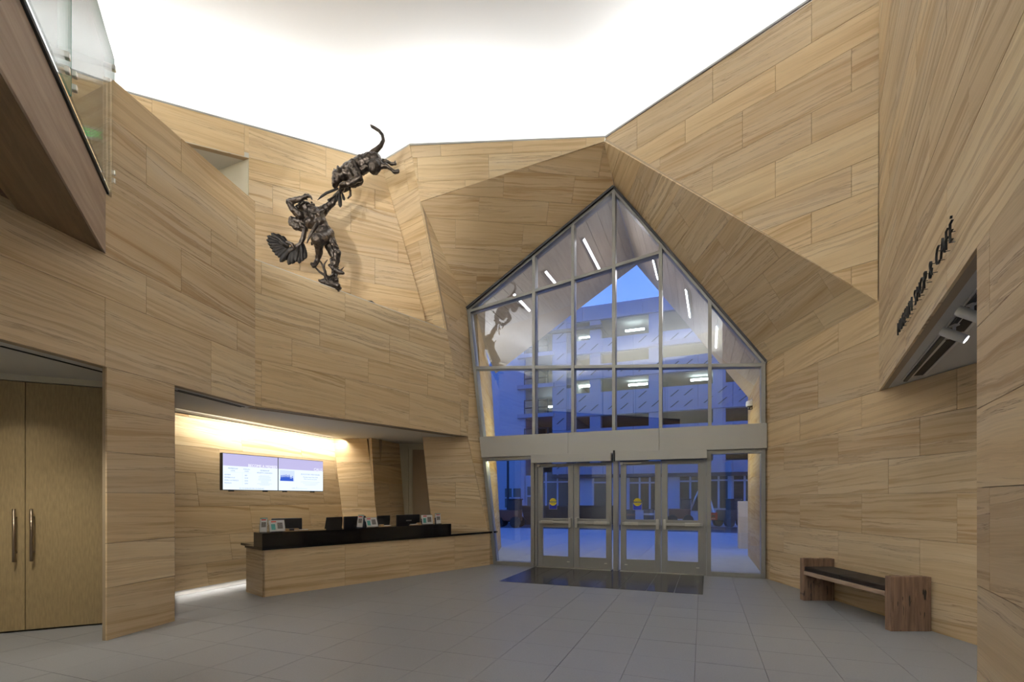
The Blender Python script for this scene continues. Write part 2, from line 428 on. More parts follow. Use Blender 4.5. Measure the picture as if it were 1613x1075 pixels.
# back wall with square opening
kO = -1.0745
clad('wall_back', [[bw(-4.6, 5.42), bw(kO-.85, 5.42), bw(kO-.85, TOPZ), bw(-4.6, TOPZ)],
                   [bw(kO-.85, 8.44), bw(kO, 8.44), bw(kO, TOPZ), bw(kO-.85, TOPZ)],
                   [bw(kO-.85, 5.42), bw(kO, 5.42), bw(kO, 6.35), bw(kO-.85, 6.35)],
                   [bw(kO, 5.42), bw(.43, 5.42), bw(.40, 5.9), bw(0, TOPZ), bw(kO, TOPZ)]], offs=.3, thick=.1)
nb = V((-.413, .911, 0))
def revpoly(name, pts, d, mat): o = MB().prism(pts, d).build(name, M[mat]); o['kind'] = 'structure'; return o
rv = [bw(kO, 0)+V((-.02, .02, 0)), V((-6.0, 10.30, 0)), V((-8.6, 11.4, 0))]
revpoly('trim_1', [rv[0]+V((0, 0, 6.2)), rv[2]+V((0, 0, 6.2)), rv[2]+V((0, 0, 8.5)), rv[0]+V((0, 0, 8.5))], (.03, .1, 0), 'cream')
revpoly('trim_2', [bw(kO-.85, 8.44), bw(kO, 8.44), rv[0]+V((0, 0, 8.44)), rv[2]+V((0, 0, 8.44)), bw(kO-2.0, 8.44)+nb*2], (0, 0, .1), 'soffit')
# facet between back wall and gable
clad('wall_facet', [[BC, VV, A, K1, FL+(FL-BC)*.03]], thick=.05, courses='local', pitch=1.9)
clad('wall_gable', [[VV, TT, T, A]], thick=.05, offs=.6)
clad('ceiling_gable_left', [[A, T, AP, PT]], see=(0, 3, 3), thick=.05, courses='local')
clad('ceiling_gable_right', [[T, Q, TR, AP]], see=(0, 3, 3), thick=.05, courses='local')
R1b = V((5.04, 6.83, 0))
clad('wall_right_upper', [[TT, V((1.912, 10.25, 9.0)), Q, V((5.04, 6.80, TOPZ))]], offs=.25, thick=.1)
clad('wall_right', [[V((5.04, 9.95, 0)), V((5.04, 2.6, 0)), V((5.04, 2.6, 3.07)), V((5.04, 6.8, 3.07)), V((5.04, 6.8, 4.31)), V((5.04, 9.95, 4.294))]], thick=.15, offs=.26)
clad('wall_shop', [[r3(0, 3.07), r3(7.6, 3.07), r3(7.6, TOPZ), r3(0, TOPZ)]], see=(0, 5, 4), thick=.06, offs=.4, pitch=1.7)
clad('wall_shop_pier', [[r3(3.9, 0), r3(6.3, 0), r3(6.3, 3.07), r3(3.9, 3.07)]], see=(0, 5, 2), thick=.25, offs=.9, pitch=2.0)

# recess behind the desk
N1t = V((.373, 1, 0))
a0 = V((-5.43, 8.0, .09)) - N1t*.9; b0 = V((-3.96, 11.95, .09)); a1 = V((-5.785, 8.49, 3.07)) - N1t*.9; b1 = V((-4.40, 12.2, 3.07))
clad('wall_niche', [[a0, b0, b1, a1]], see=(0, 6, 1), thick=.05, courses='local', offs=.4, pitch=1.55)
c0 = V((-3.12, 11.95, 0)); c1 = V((-3.574, 12.2, 3.07))
clad('wall_niche_end', [[V((-3.96, 11.95, 0)), c0, c1, b1]], see=(0, 6, 1), thick=.05, courses='local', pitch=3)
d0 = V((-2.92, 13.3, 0)); d1 = V((-2.92, 13.3, 3.07))
revpoly('niche_leak_backing', [V((-4.7, 12.45, 0)), V((-3.3, 12.45, 0)), V((-3.3, 12.45, 3.1)), V((-4.7, 12.45, 3.1))], (0, .1, 0), 'joint')  # added backing, closes the slit where sky light leaked in
clad('wall_niche_return', [[c0, V((-2.92, 13.3, 0)), d1, c1]], see=(0, 11, 1), thick=.05, courses='local', pitch=3)
clad('wall_niche_right', [[V((-1.84, 11.93, 0)), P0+V((0, .03, 0)), K2+V((0, .02, 0)), V((-2.15, 11.94, 3.07))]], see=(0, 4, 1), thick=.1, courses='local', pitch=2.4)
revpoly('wall_niche_side', [V((-1.84, 11.96, 0)), V((-2.15, 11.96, 3.07)), V((-2.15, 13.4, 3.07)), V((-1.84, 13.4, 0))], (.1, 0, 0), 'cream')
revpoly('wall_corridor', [V((-3.2, 13.35, 0)), V((-1.5, 13.35, 0)), V((-1.5, 13.35, 3.1)), V((-3.2, 13.35, 3.1))], (0, .1, 0), 'cream')
# door casing in the corridor behind the desk
dr = empty('door_3', (-2.85, 13.34, 0)); dr['kind'] = 'structure'
MB().box((.0, -.05, 0), (.07, 0, 3.0)).build('jamb', M['cream'], dr)
MB().box((.10, -.035, 0), (.16, 0, 2.95)).build('jamb', M['cream'], dr)
MB().box((.0, -.05, 2.92), (1.2, 0, 3.0)).build('door_head', M['cream'], dr)
MB().box((.18, -.02, 0), (1.2, 0, 2.9)).build('door_leaf', plain('tan_door_leaf', (.40, .30, .20), .6), dr)

# soffits
def soffit(name, pts, z, mat='soffit', th=.08):
    o = MB().prism([V((x, y, z)) for x, y in pts], (0, 0, th)).build(name, M[mat]); o['kind'] = 'structure'; return o
o = soffit('ceiling_niche', [(m1(-.5, 0).x-.09, -.5), (C12.x-.09, C12.y+.03), (-1.12, 11.86), (-1.1, 13.4), (-4.6, 13.4), (-9, 9), (-11, 3)], 3.075)
def slotline(nm, p, q, w=.035, z=3.073, mat='dark', par=None, lab=None):
    p, q = V((*p, z)), V((*q, z)); d = (q-p).normalized(); s = V((-d.y, d.x, 0))*w/2
    return MB().prism([p-s, q-s, q+s, p+s], (0, 0, -.006)).build(nm, M[mat], par)
for (p, q) in (((-4.95, 4.79), (-4.72, 6.1)), ((-5.85, 8.2), (-4.42, 12.1))):
    t = slotline('trim_slot', p, q); t['kind'] = 'structure'
vent = empty('slot_diffuser', (-4.4, 7.2, 3.07)); tag(vent, 'short black slot diffuser in the soffit beside the stone pier', 'vent')
for k in range(2):
    o = slotline('slot', (-4.55-.06*k, 6.75), (-4.32-.06*k, 8.0), .02); o.parent = vent; o.matrix_parent_inverse = Matrix.Translation(-V(vent.location))
vent = empty('slot_diffuser', (-2.5, 10, 3.07)); tag(vent, 'long white slot diffuser along the soffit edge above the reception desk', 'vent')
for k in range(2):
    a = m2(.02, 0); b = m2(.93, 0); of = V((-.786, .618, 0))*(.12+.06*k)
    o = slotline('slot', (a+of)[:2], (b+of)[:2], .018, mat='dark' if k else 'alu'); o.parent = vent; o.matrix_parent_inverse = Matrix.Translation(-V(vent.location))
soffit('ceiling_cafe', [(5.0, 6.72), (5.3, 6.72), (5.3, -.8), (r3(7.6, 0).x+.06, r3(7.6, 0).y)], 3.075)
for nm_, a_, b_ in (('corner_gap_block', (5.12, 6.5, 3.2), (5.35, 7.1, 9.3)), ('corner_gap_block', (-1.66, 11.55, 5.0), (-1.45, 11.8, 5.9))):  # added blocks behind the walls, keep sky light out of two corner gaps
    o = MB().box(a_, b_).build(nm_, M['joint']); o['kind'] = 'structure'
# light strips of the niche: at its head and at its foot
Lm = (V((-5.785, 8.49, 3.02))+b1)/2 + V((.30, -.10, 0))-N1t*.25; Lm.z = 3.05
area('niche_head_strip', Lm, (-.55, .18, -1), 4.6, .05, 42, (1, .92, .76), xdir=N1t)
sk = MB().prism([V((-5.50, 8.0, 0))-N1t*.9, V((-4.03, 11.95, 0)), V((-4.03, 11.95, .09)), V((-5.50, 8.0, .09))-N1t*.9], (-.05, .02, 0)).build('baseboard_niche', M['skirt']); sk['kind'] = 'structure'
area('niche_foot_strip', (V((-5.40, 8.0, .085))+V((-3.94, 11.9, .085)))/2 + V((.01, 0, 0)), (.25, -.1, -1), 4.2, .02, 5, (1, .96, .88), xdir=N1t)

# upper floor and ledge
led = MB().prism([m1(5.65, 5.32)+V((-.06, 0, 0)), C12+V((-.09, .08, 5.32)), V((K1.x-.08, K1.y+.06, 5.32)), V((-2.0, 11.45, 5.32)), bw(-4.6, 5.32)], (0, 0, .10)).build('floor_ledge', M['stone']); led['kind'] = 'structure'
# the ledge capping (coping line)
o = MB().prism([m2(0, 5.42)+V((0, 0, 0)), m2(.85, 5.42), m2(.85, 5.42)+V((-.2, .16, 0)), m2(0, 5.42)+V((-.2, .16, 0))], (0, 0, .012)).build('trim_coping', M['skirt']); o['kind'] = 'structure'

# floor tiles
ev = V((2.598, -1, 0)).normalized(); av = V((1, 2.598, 0)).normalized()
fl = MB().box((-14, -7, -.2), (9, 13.6, -.014)).build('floor', M['grout']); fl['kind'] = 'structure'
T0 = V((.653, 5.279, 0)); ts = .61; tg = .002
rot2 = Matrix.Rotation(math.atan2(ev.y, ev.x), 4, 'Z')
tm = MB().box((tg, tg, -.014), (ts-tg, ts-tg, 0)).build('floor_tile', M['tile'], fl); tile_me = tm.data
bpy.data.objects.remove(tm)
def inview(p, mrg=.5):
    if p.y < 2.5: return False
    fx = p.x/p.y*F_+CX_; return -60 < fx < 1670 and 1248/p.y < 340
rest = MB(); nt_ = 0
def front_fac(p):  # signed distance to the glass facade, negative = inside
    return (p-V((2.483, 10.85, 0))).dot(V((.359, .933, 0)))
for i in range(-24, 16):
    for j in range(-22, 14):
        o3 = T0+ev*ts*i+av*ts*j; cen = o3+(ev+av)*ts/2
        if front_fac(cen) > .2 or cen.x > 5.5 or cen.y > 13.5 or cen.x < -9 or cen.y < -4: continue
        if inview(cen) and nt_ < 298:
            o = bpy.data.objects.new('floor_tile', tile_me); C.objects.link(o); o.parent = fl; o.location = (o3.x, o3.y, R.uniform(-.0006, .0006)); o.rotation_euler = (0, 0, math.atan2(ev.y, ev.x)); nt_ += 1
        else:
            rest.box((tg, tg, -.014), (ts-tg, ts-tg, 0), Matrix.Translation(o3) @ rot2)
ro = rest.build('floor_tile_field', M['tile'], fl); ro['kind'] = 'stuff'

# ceiling, cove, rear enclosure
ceil = MB().box((-14, -7, CEILZ), (9, 13.5, CEILZ+.2)).build('ceiling', M['white']); ceil['kind'] = 'structure'
def upright(name, a, b, z0, z1, mat='white', th=.1, away=(0, 5, 0)):
    a, b = V((*a, 0)), V((*b, 0)); d = (b-a).normalized(); n = V((-d.y, d.x, 0))
    if n.dot(V(away)-a) > 0: n = -n
    o = MB().prism([a+V((0, 0, z0)), b+V((0, 0, z0)), b+V((0, 0, z1)), a+V((0, 0, z1))], n*th).build(name, M[mat]); o['kind'] = 'structure'; return o
nrm = V((-.413, .911, 0))*.75
up = [(bw(-5.2, 0)+nrm)[:2], (bw(.3, 0)+nrm)[:2], (-1.9, 11.25), (2.3, 11.05), (5.9, 7.1), (1.9, -.9)]
for i in range(len(up)-1): upright('wall_cove', up[i], up[i+1], 8.6, CEILZ)
# cove floors hide the strips from outside light
for sx0, pts in ((0, [bw(-5.2, 0)[:2], bw(0, 0)[:2], up[1], up[0]]), (0, [(-2.92, 11.03), (-2.17, 10.49), (1.93, 10.27), up[3], up[2], up[1]]), (.15, [(1.93, 10.27), (5.04, 6.8), up[4], up[3]]), (.15, [(5.04, 6.8), r3(7.6, 0)[:2], up[5], up[4]])):
    o = MB().prism([V((x+sx0, y+.12, 9.04)) for x, y in pts], (0, 0, -.03)).build('trim_cove_shelf', M['white']); o['kind'] = 'structure'
# thin metal reveal along the top of the walls
for a, b, iw in ((bw(-4.6, 0), bw(0, 0), (.41, -.91, 0)), (VV, TT, (0, -1, 0)), (TT, V((5.04, 6.8, 0)), (-.74, -.67, 0)), (BC, VV, (-.58, -.81, 0))):
    a, b = V((a.x, a.y, TOPZ)), V((b.x, b.y, TOPZ)); iw = V(iw)
    o = MB().prism([a, b, b-iw*.03, a-iw*.03], (0, 0, .035)).build('trim_reveal', M['alu']); o['kind'] = 'structure'
upright('wall_rear', (-14, -4.5), (8, -4.5), 0, CEILZ, 'cream')
upright('wall_far_left', (-13, -4.5), (-13, 7.5), 0, CEILZ, 'cream')
upright('wall_far_left_return', (-13, 6.4), bw(-4.6, 0)[:2], 0, CEILZ, 'cream')
upright('wall_outer_left', (-13.1, 7.4), (-13.1, 13.5), 0, CEILZ, 'cream')
upright('wall_outer_back', (-13.2, 13.5), (-1.8, 13.5), 0, CEILZ, 'cream')
upright('wall_outer_side', (-1.8, 12.1), (-1.8, 13.5), 0, CEILZ, 'cream', away=(-5, 12.8, 0))
upright('wall_rear_right', r3(7.4, 0)[:2], (2.2, -4.5), 0, CEILZ, 'cream', away=(-3, 0, 0))
upright('wall_cafe_end', (1.4, -.4), (5.3, 2.0), 0, 3.2, 'cream', away=(3, 6, 0))
upright('wall_niche_left', (-5.9, 6.6), (-6.6, 8.4), 0, 3.1, 'cream', away=(0, 8, 0))

# ------------------------------------------------------------------ entrance facade
FO = V((2.483, 10.85, 0)); fn = V((.359, .933, 0)).normalized()      # fn points outdoors
FM = Matrix.Translation(FO) @ Matrix((ev, fn, V((0, 0, 1)))).transposed().to_4x4()   # local x = along, y = outwards, z = up
fac = empty('window_1', rot=FM); fac['kind'] = 'structure'
def lx(z): return -3.096+(-3.81+3.096)*z/6.221
def topz(s):
    return 6.221+(s+3.81)*(8.399-6.221)/3.575 if s < -.235 else 8.399+(s+.235)*(4.294-8.399)/2.975
def bar(nm, a, b, w, d0, d1, par=fac, mat='alu', bev=.004):
    """bar in the facade plane between (s,z) points a and b, w wide, from depth d0 to d1"""
    a, b = V((a[0], 0, a[1])), V((b[0], 0, b[1])); t = (b-a).normalized(); s = V((-t.z, 0, t.x))*w/2
    return MB().prism([a-s+V((0, d0, 0)), b-s+V((0, d0, 0)), b+s+V((0, d0, 0)), a+s+V((0, d0, 0))], (0, d1-d0, 0)).build(nm, M[mat], par, bevel=bev)
D0, D1 = -.10, .10
def rail1(s): return 4.768+(s+3.55)*(4.233-4.768)/6.27
def rail2(s): return 6.171+(s+3.725)*(6.82-6.171)/4.434
HT, HB = 3.075, 2.58
w = .07
bar('frame', (lx(0)+.035, 0), (-3.81+.04, 6.221), .08, D0, D1)
bar('frame', (-3.81, 6.19), (-.235, 8.365), .08, D0, D1)
bar('head_channel', (-3.80, 6.235), (-.235, 8.41), .05, D0-.06, D0+.05, mat='darkmetal')
bar('frame', (-.235, 8.365), (2.74, 4.26), .08, D0, D1)
bar('head_channel', (-.235, 8.41), (2.75, 4.30), .045, D0-.03, D0+.05, mat='darkmetal')
bar('frame', (2.70, 0), (2.70, 4.29), .08, D0, D1)
bar('frame', (lx(.04)+.05, .045), (-2.11, .045), .09, D0, D1)
bar('frame', (1.70, .045), (2.70, .045), .09, D0, D1)
MS = [-2.079, -1.152, -.235, .748, 1.718]
for s in MS:
    bar('mullion', (s, HT), (s, topz(s)-.05), w, D0-.02, D1)
xs = [None]+MS+[None]
def bay(i, z):
    a = (lx(z)+.075) if i == 0 else MS[i-1]+w/2
    b = 2.66 if i == 5 else MS[i]-w/2
    return a, b
for i in range(6):
    a, b = bay(i, 4.6); bar('transom', (a-.02, rail1(a)), (b+.02, rail1(b)), w, D0, D1)
    if i < 4:
        a, b = bay(i, 6.1)
        if i == 3: b = .70
        bar('transom', (a-.02, rail2(a)), (b+.02, rail2(b)), w, D0, D1)
# panes: clipped between members
def pane(pts, par=fac, nm='pane', y=.0):
    return MB().prism([V((s, y, z)) for s, z in pts], (0, .012, 0)).build(nm, M['glass'], par)
for i in range(6):
    a, b = bay(i, 3.1); a2, b2 = bay(i, 4.7)
    pane([(a, HT), (b, HT), (b2, rail1(b2)-w/2), (a2, rail1(a2)-w/2)])
    if i < 4:
        a, b = bay(i, 4.8); a2, b2 = bay(i, 6.1)
        if i < 3: pane([(a, rail1(a)+w/2), (b, rail1(b)+w/2), (b2, rail2(b2)-w/2), (a2, rail2(a2)-w/2)])
        else:
            pane([(a, rail1(a)+w/2), (b, rail1(b)+w/2), (b, rail2(b)-w/2), (a2, rail2(a2)-w/2)])
        pts = [(a2, rail2(a2)+w/2), (b2, rail2(b2)+w/2), (b2, topz(b2)-.08), (a2, topz(a2)-.05)]
        if i == 0: pts = [(a2+.05, rail2(a2)+w/2), (b2, rail2(b2)+w/2), (b2, topz(b2)-.06)]
        if i == 3: pts = [(a2, rail2(a2)+w/2), (.70, rail2(.70)+w/2), (.66, topz(.66)-.08), (a2, topz(a2)-.12)]
        pane(pts)
    else:
        a, b = bay(i, 4.8)
        if i == 4: pane([(a, rail1(a)+w/2), (b, rail1(b)+w/2), (b, topz(b)-.08), (a, topz(a)-.08)])
        else: pane([(a, rail1(a)+w/2), (2.56, rail1(b)+w/2), (a, topz(a)-.10)])
# header panels
for a, b in ((-3.40, -1.25), (-1.244, .72), (.726, 2.76)):
    l0 = lx(HB)+.0 if a < -3 else a; l1 = lx(HT) if a < -3 else a
    MB().prism([V((l0, D0-.05, HB)), V((b, D0-.05, HB)), V((b, D0-.05, HT)), V((l1, D0-.05, HT))], (0, .26, 0)).build('header_panel', M['alu_light'], fac, bevel=.002)
# sidelights
bar('sidelight_head', (lx(2.54)+.03, 2.54), (-2.11, 2.54), .08, D0, D1)
bar('sidelight_head', (1.70, 2.54), (2.70, 2.54), .08, D0, D1)
bar('post', (-2.11, 0), (-2.11, 2.58), .085, D0-.01, D1+.02); bar('post', (-2.03, 0), (-2.03, 2.58), .06, D0+.02, D1)
bar('post', (1.70, 0), (1.70, 2.58), .085, D0-.01, D1+.02); bar('post', (1.628, 0), (1.628, 2.58), .05, D0+.02, D1)
bar('post', (-.195, 0), (-.195, 2.58), .11, D0, D1); bar('post', (-.2225, 2.40), (-.2225, 2.64), .045, D0-.055, D0-.045, mat='darkmetal')  # second bar: dark strip standing in for the shade in the operator gap
pane([(lx(.1)+.085, .09), (-2.155, .09), (-2.155, 2.50), (lx(2.5)+.085, 2.50)])
pane([(1.745, .09), (2.66, .09), (2.66, 2.50), (1.745, 2.50)])
for a, b in ((-2.10, -.27), (-.175, 1.665)):
    MB().box((a, D0-.16, 2.405), (b, D0-.04, 2.59)).build('door_operator', M['alu_light'], fac, bevel=.004)
for a, b in ((-2.0, -.30), (-.10, 1.60)):
    MB().box((a, D0-.02, 0), (b, D1, .02)).build('threshold', M['steel'], fac)

# entrance doors
def edoor(n, s0, s1, meet_right, sticker):
    wd = s1-s0
    d = empty('door_%d' % n, rot=FM @ Matrix.Translation((s0, -.02, .02))); d['kind'] = 'structure'
    hh = 2.37; st = .125 if n else .1
    a, b = .125, wd-.125
    for x0, x1, z0, z1, nm in ((0, a, 0, hh, 'stile'), (b, wd, 0, hh, 'stile'), (a, b, 0, .25, 'bottom_rail'), (a, b, .905, 1.115, 'lock_rail'), (a, b, 2.29, hh, 'top_rail')):
        MB().box((x0, -.05, z0), (x1, 0, z1)).build(nm, M['alu'], d, bevel=.003)
    for z0, z1 in ((.25, .905), (1.115, 2.29)):
        o = MB().box((a, -.03, z0), (b, -.018, z1)).build('pane', M['glass'], d)
    # push bar
    pb = MB().box((.05, -.125, 1.0), (wd-.03, -.075, 1.055)).build('push_bar', M['alu_light'], d, bevel=.006)
    hx = wd-.07 if meet_right else .07
    MB().box((.09 if meet_right else wd*.55, -.128, .995), (wd*.45 if meet_right else wd-.09, -.07, 1.062)).build('push_pad', M['steel'], d, bevel=.006)
    MB().box((hx-.028, -.13, .915), (hx+.028, -.05, 1.13)).build('latch_case', M['steel'], d, bevel=.006)
    ex = .07 if meet_right else wd-.07
    MB().box((ex-.02, -.10, 1.0), (ex+.02, -.05, 1.05)).build('bar_bracket', M['blackplastic'], d)
    kx = wd-.12 if meet_right else wd-.13
    if n == 3: kx = .12
    MB().box((kx-.03, -.056, .12), (kx+.03, -.05, .145)).build('kick_label', M['steel'], d)
    if meet_right:
        MB().box((.02, -.12, 2.33), (.45, -.10, 2.345)).box((.0, -.12, 2.3), (.06, -.05, 2.36)).build('closer_arm', M['steel'], d)
    if sticker:
        st = MB(); cx, cz = .36, 1.49
        st.lathe([(.085, 0), (.085, .002)], 28, Matrix.Translation((cx, -.031, cz)) @ Matrix.Rotation(PI/2, 4, 'X'))
        o = st.build('sticker', M['yellow'], d)
        MB().box((cx-.09, -.0325, cz-.165), (cx+.09, -.031, cz-.02)).build('sticker_base', M['blue'], o)
        MB().box((cx-.095, -.0315, cz-.17), (cx+.095, -.0305, cz-.01)).build('sticker_border', M['paper'], o)
        MB().box((cx-.088, -.0345, cz-.016), (cx+.088, -.0335, cz+.016)).build('sticker_band', M['dark'], o)
        text('CAUTION', .034, o, (cx, -.035, cz+.030), M['dark'], al='CENTER', nm='sticker_lettering')
        text('AUTOMATIC', .028, o, (cx, -.0352, cz-.010), M['paper'], al='CENTER', nm='sticker_lettering')
        text('DOOR', .034, o, (cx, -.035, cz-.055), M['dark'], al='CENTER', nm='sticker_lettering')
    return d
def text(body, size, parent, loc, mat, al='LEFT', ext=.0006, nm='lettering', rot=(PI/2, 0, 0), sx_=1.0, bold=0.0, space=1.0):
    cu = bpy.data.curves.new(nm, 'FONT'); cu.body = body; cu.size = size; cu.align_x = al; cu.extrude = ext; cu.offset = bold
    cu.resolution_u = 3; cu.space_character = space
    t = bpy.data.objects.new('tmp', cu); C.objects.link(t)
    dg = bpy.context.evaluated_depsgraph_get(); me = bpy.data.meshes.new_from_object(t.evaluated_get(dg))
    bpy.data.objects.remove(t)
    o = link(nm, me, mat, parent); o.location = loc; o.rotation_euler = rot; o.scale = (sx_, 1, 1); return o
edoor(1, -1.99, -1.145, True, True)
edoor(2, -1.135, -.285, False, False)
edoor(3, -.095, .755, True, True)
edoor(4, .765, 1.615, False, False)

# entrance grate
mt = empty('entrance_grate', rot=Matrix.Translation((0, 0, 0)))
tag(mt, 'dark glossy metal entrance grate set in the floor before the glass doors', 'grate')
g0, g1, g2, g3 = V((-.25, 9.50, 0)), V((3.16, 8.19, 0)), V((4.04, 10.41, 0)), V((.60, 11.66, 0))
for i in range(8):
    a = g0.lerp(g1, i/8+.0015); b = g0.lerp(g1, (i+1)/8-.0015); c = g3.lerp(g2, (i+1)/8-.0015); d_ = g3.lerp(g2, i/8+.0015)
    MB().prism([a, b, c, d_], (0, 0, .006)).build('grate_section', M['mat_bar'], mt)
bars = MB()
for k in range(60):
    t0 = (k+.25)/60; t1 = (k+.5)/60
    bars.prism([g0.lerp(g3, t0)+V((0, 0, .006)), g1.lerp(g2, t0)+V((0, 0, .006)), g1.lerp(g2, t1)+V((0, 0, .006)), g0.lerp(g3, t1)+V((0, 0, .006))], (0, 0, .0008))
o = bars.build('tread_bar', M['mat_bar'], mt); o['kind'] = 'stuff'

# ------------------------------------------------------------------ tan double doors in the left recess
dv = V((.905, .44, 0)).normalized(); dn = V((dv.y, -dv.x, 0))
DM = Matrix.Translation((-6.03, 5.83, 0)) @ Matrix((dv, V((-dv.y, dv.x, 0)), V((0, 0, 1)))).transposed().to_4x4()
for n, (x0, x1, hx) in ((5, (.228, 1.50, .228+.075)), (6, (-1.05, .222, .222-.075))):
    d = empty('door_%d' % n, rot=DM); d['kind'] = 'structure'
    MB().box((x0, 0, .02), (x1, .05, 2.99)).build('door_leaf', M['door'], d, bevel=.002)
    p = MB(); p.tube([(hx, -.07, .845), (hx, -.07, 1.47)], .016, 14)
    h = p.build('handle', M['bronze_pull'], d, True)
    q = MB()
    for z in (.95, 1.37): q.tube([(hx, -.07, z), (hx, 0, z)], .008, 10)
    q.build('handle_mount', M['bronze_pull'], h, True)
o = MB().box((-1.3, .0, 3.0), (1.7, .06, 3.08)).build('trim_door_head', M['cream']); o.matrix_world = DM; o['kind'] = 'structure'
o = MB().box((-3.0, .07, 0), (1.7, .15, 3.08)).build('wall_door_backing', M['dark']); o.matrix_world = DM; o['kind'] = 'structure'
upright('wall_recess_side', (DM @ V((-1.1, 0, 0)))[:2], (DM @ V((-1.1, -5, 0)))[:2], 0, 3.1, 'cream')

# ------------------------------------------------------------------ reception desk
du = V((.666, .746, 0)).normalized(); dw = V((-du.y, du.x, 0))
DO = V((-4.008, 7.964, 0))
KM = Matrix.Translation(DO) @ Matrix((du, dw, V((0, 0, 1)))).transposed().to_4x4()   # x along the front, y backwards
desk = empty('reception_desk', rot=KM); tag(desk, 'long stone-clad reception desk with black polished top before the wall screens', 'desk')
MB().box((.03, .03, 0), (5.2, .66, .76)).build('carcass', M['joint'], desk)
xs_ = [0, 1.44, 2.87, 4.10, 5.22]
def slab_panel(x0, x1, z0, z1, th, par, M4, seed, sl=.55):
    """stone panel whose local x,y lie in its face (so the bedding runs along x); M4 places local x,y,z in the parent"""
    o = MB().box((0, 0, -th), (x1-x0, z1-z0, 0)).build('stone_panel', M['stone'], par)
    o.matrix_local = M4 @ Matrix.Translation((x0, z0, 0)); o.color = (seed, .3, sl, 1); return o
FR = Matrix(((1, 0, 0, 0), (0, 0, -1, 0), (0, 1, 0, 0), (0, 0, 0, 1)))     # local z -> -y (towards the room)
for k, (x0, x1) in enumerate(zip(xs_, xs_[1:])):
    slab_panel(x0+.002, x1-.002, 0, .758, .03, desk, FR, .42+k*.004)
SD = Matrix(((0, 0, -1, 0), (-1, 0, 0, .69), (0, 1, 0, 0), (0, 0, 0, 1)))
slab_panel(0, .69, 0, .758, .03, desk, SD, .30)
MB().box((-.02, -.03, .758), (5.47, .70, .80)).build('counter_top', M['black'], desk, bevel=.004)
MB().box((.10, .70, .758), (4.9, 1.22, .80)).build('work_top', M['black'], desk, bevel=.004)
MB().box((-.02, -.035, .80), (3.97, .32, 1.035)).build('riser', M['black'], desk, bevel=.004)
def local(par, pts): return [par.matrix_world.inverted() @ V(p) for p in pts]
def ds(px, w):
    """distance along the desk front for a sight line px at depth w behind the front"""
    r = (px-CX_)/F_; x0 = DO.x+dw.x*w; y0 = DO.y+dw.y*w
    return (r*y0-x0)/(du.x-r*du.y)
def on_desk(name, s, w, z, label, cat, group=None, rz=0):
    p = KM @ V((s, w, z)); o = empty(name, p, math.atan2(du.y, du.x)+rz); return tag(o, label, cat, group)
def holder(s, w, wd, h, label, lean=.35, rz=0, group='brochure holders on the desk'):
    t = on_desk('brochure_holder', s, w, 1.036, label, 'holder', group, rz)
    ML = Matrix.Rotation(-lean, 4, 'X')
    MB().box((-wd/2-.008, 0, 0), (wd/2+.008, .006, h+.015), ML).box((-wd/2-.008, -.035, 0), (wd/2+.008, .13, .006)).box((-wd/2-.008, -.035, 0), (-wd/2-.004, .03, h*.6), ML).build('acrylic_stand', M['acrylic'], t)
    p = MB().box((-wd/2, -.022, .008), (wd/2, -.002, h), ML).build('brochure_stack', M['paper'], t)
    def pr(x0, z0, x1, z1, m, nm): MB().box((wd*(x0-.5), -.0236, h*z0), (wd*(x1-.5), -.022, h*z1), ML).build(nm, M[m], p)
    if wd > .16:
        pr(.12, .16, .38, .66, 'teal', 'teal_panel'); pr(.52, .24, .86, .78, 'greyprint', 'photo_print'); pr(.14, .82, .46, .92, 'redprint', 'red_heading')
    else:
        pr(.15, .84, .85, .93, 'redprint', 'red_heading'); pr(.18, .36, .86, .72, 'greyprint', 'photo_print'); pr(0, .95, 1, 1.0, 'teal', 'teal_edge')
    return t
holder(ds(415, .12), .12, .10, .235, 'narrow brochure holder at the near left end of the black desk riser', .25, -.5)
holder(ds(437, .10), .10, .24, .20, 'wide brochure holder with teal panel, leftmost wide one near the screens', .40, -.15)
holder(ds(567, .14), .14, .11, .235, 'narrow brochure holder turned sideways in front of the middle monitor', .2, -1.1)
holder(ds(586, .10), .10, .24, .19, 'wide brochure holder with teal panel right of the middle monitor', .40, -.1)
holder(ds(673, .10), .10, .25, .20, 'wide brochure holder with teal panel right of the far monitor', .2, -.25)
holder(ds(690, .12), .12, .12, .22, 'narrow brochure holder at the far right end of the desk riser', .12, -.2)
def cards(px, label, cols):
    t = on_desk('card_tray', ds(px, .1), .1, 1.036, label, 'tray', 'card trays on the desk riser')
    MB().box((-.13, -.04, 0), (.13, .05, .012)).build('tray_base', M['kraft'], t, bevel=.002)
    x = -.12
    for c in cols:
        MB().box((x, -.03, .012), (x+.07, .04, .045 if c != 'paper' else .022)).build('card_stack', M[c], t); x += .083
cards(459, 'small tray of tan and dark cards beside the leftmost wide brochure holder', ['kraft', 'blackplastic', 'kraft'])
cards(474, 'small tray of white cards next to the tray of tan cards', ['paper', 'paper', 'paper'])
cards(607, 'small tray of tan cards between the middle holder and second chair', ['kraft', 'paper', 'paper'])
cards(655, 'small tray of white cards in front of the far monitor', ['paper', 'paper', 'kraft'])
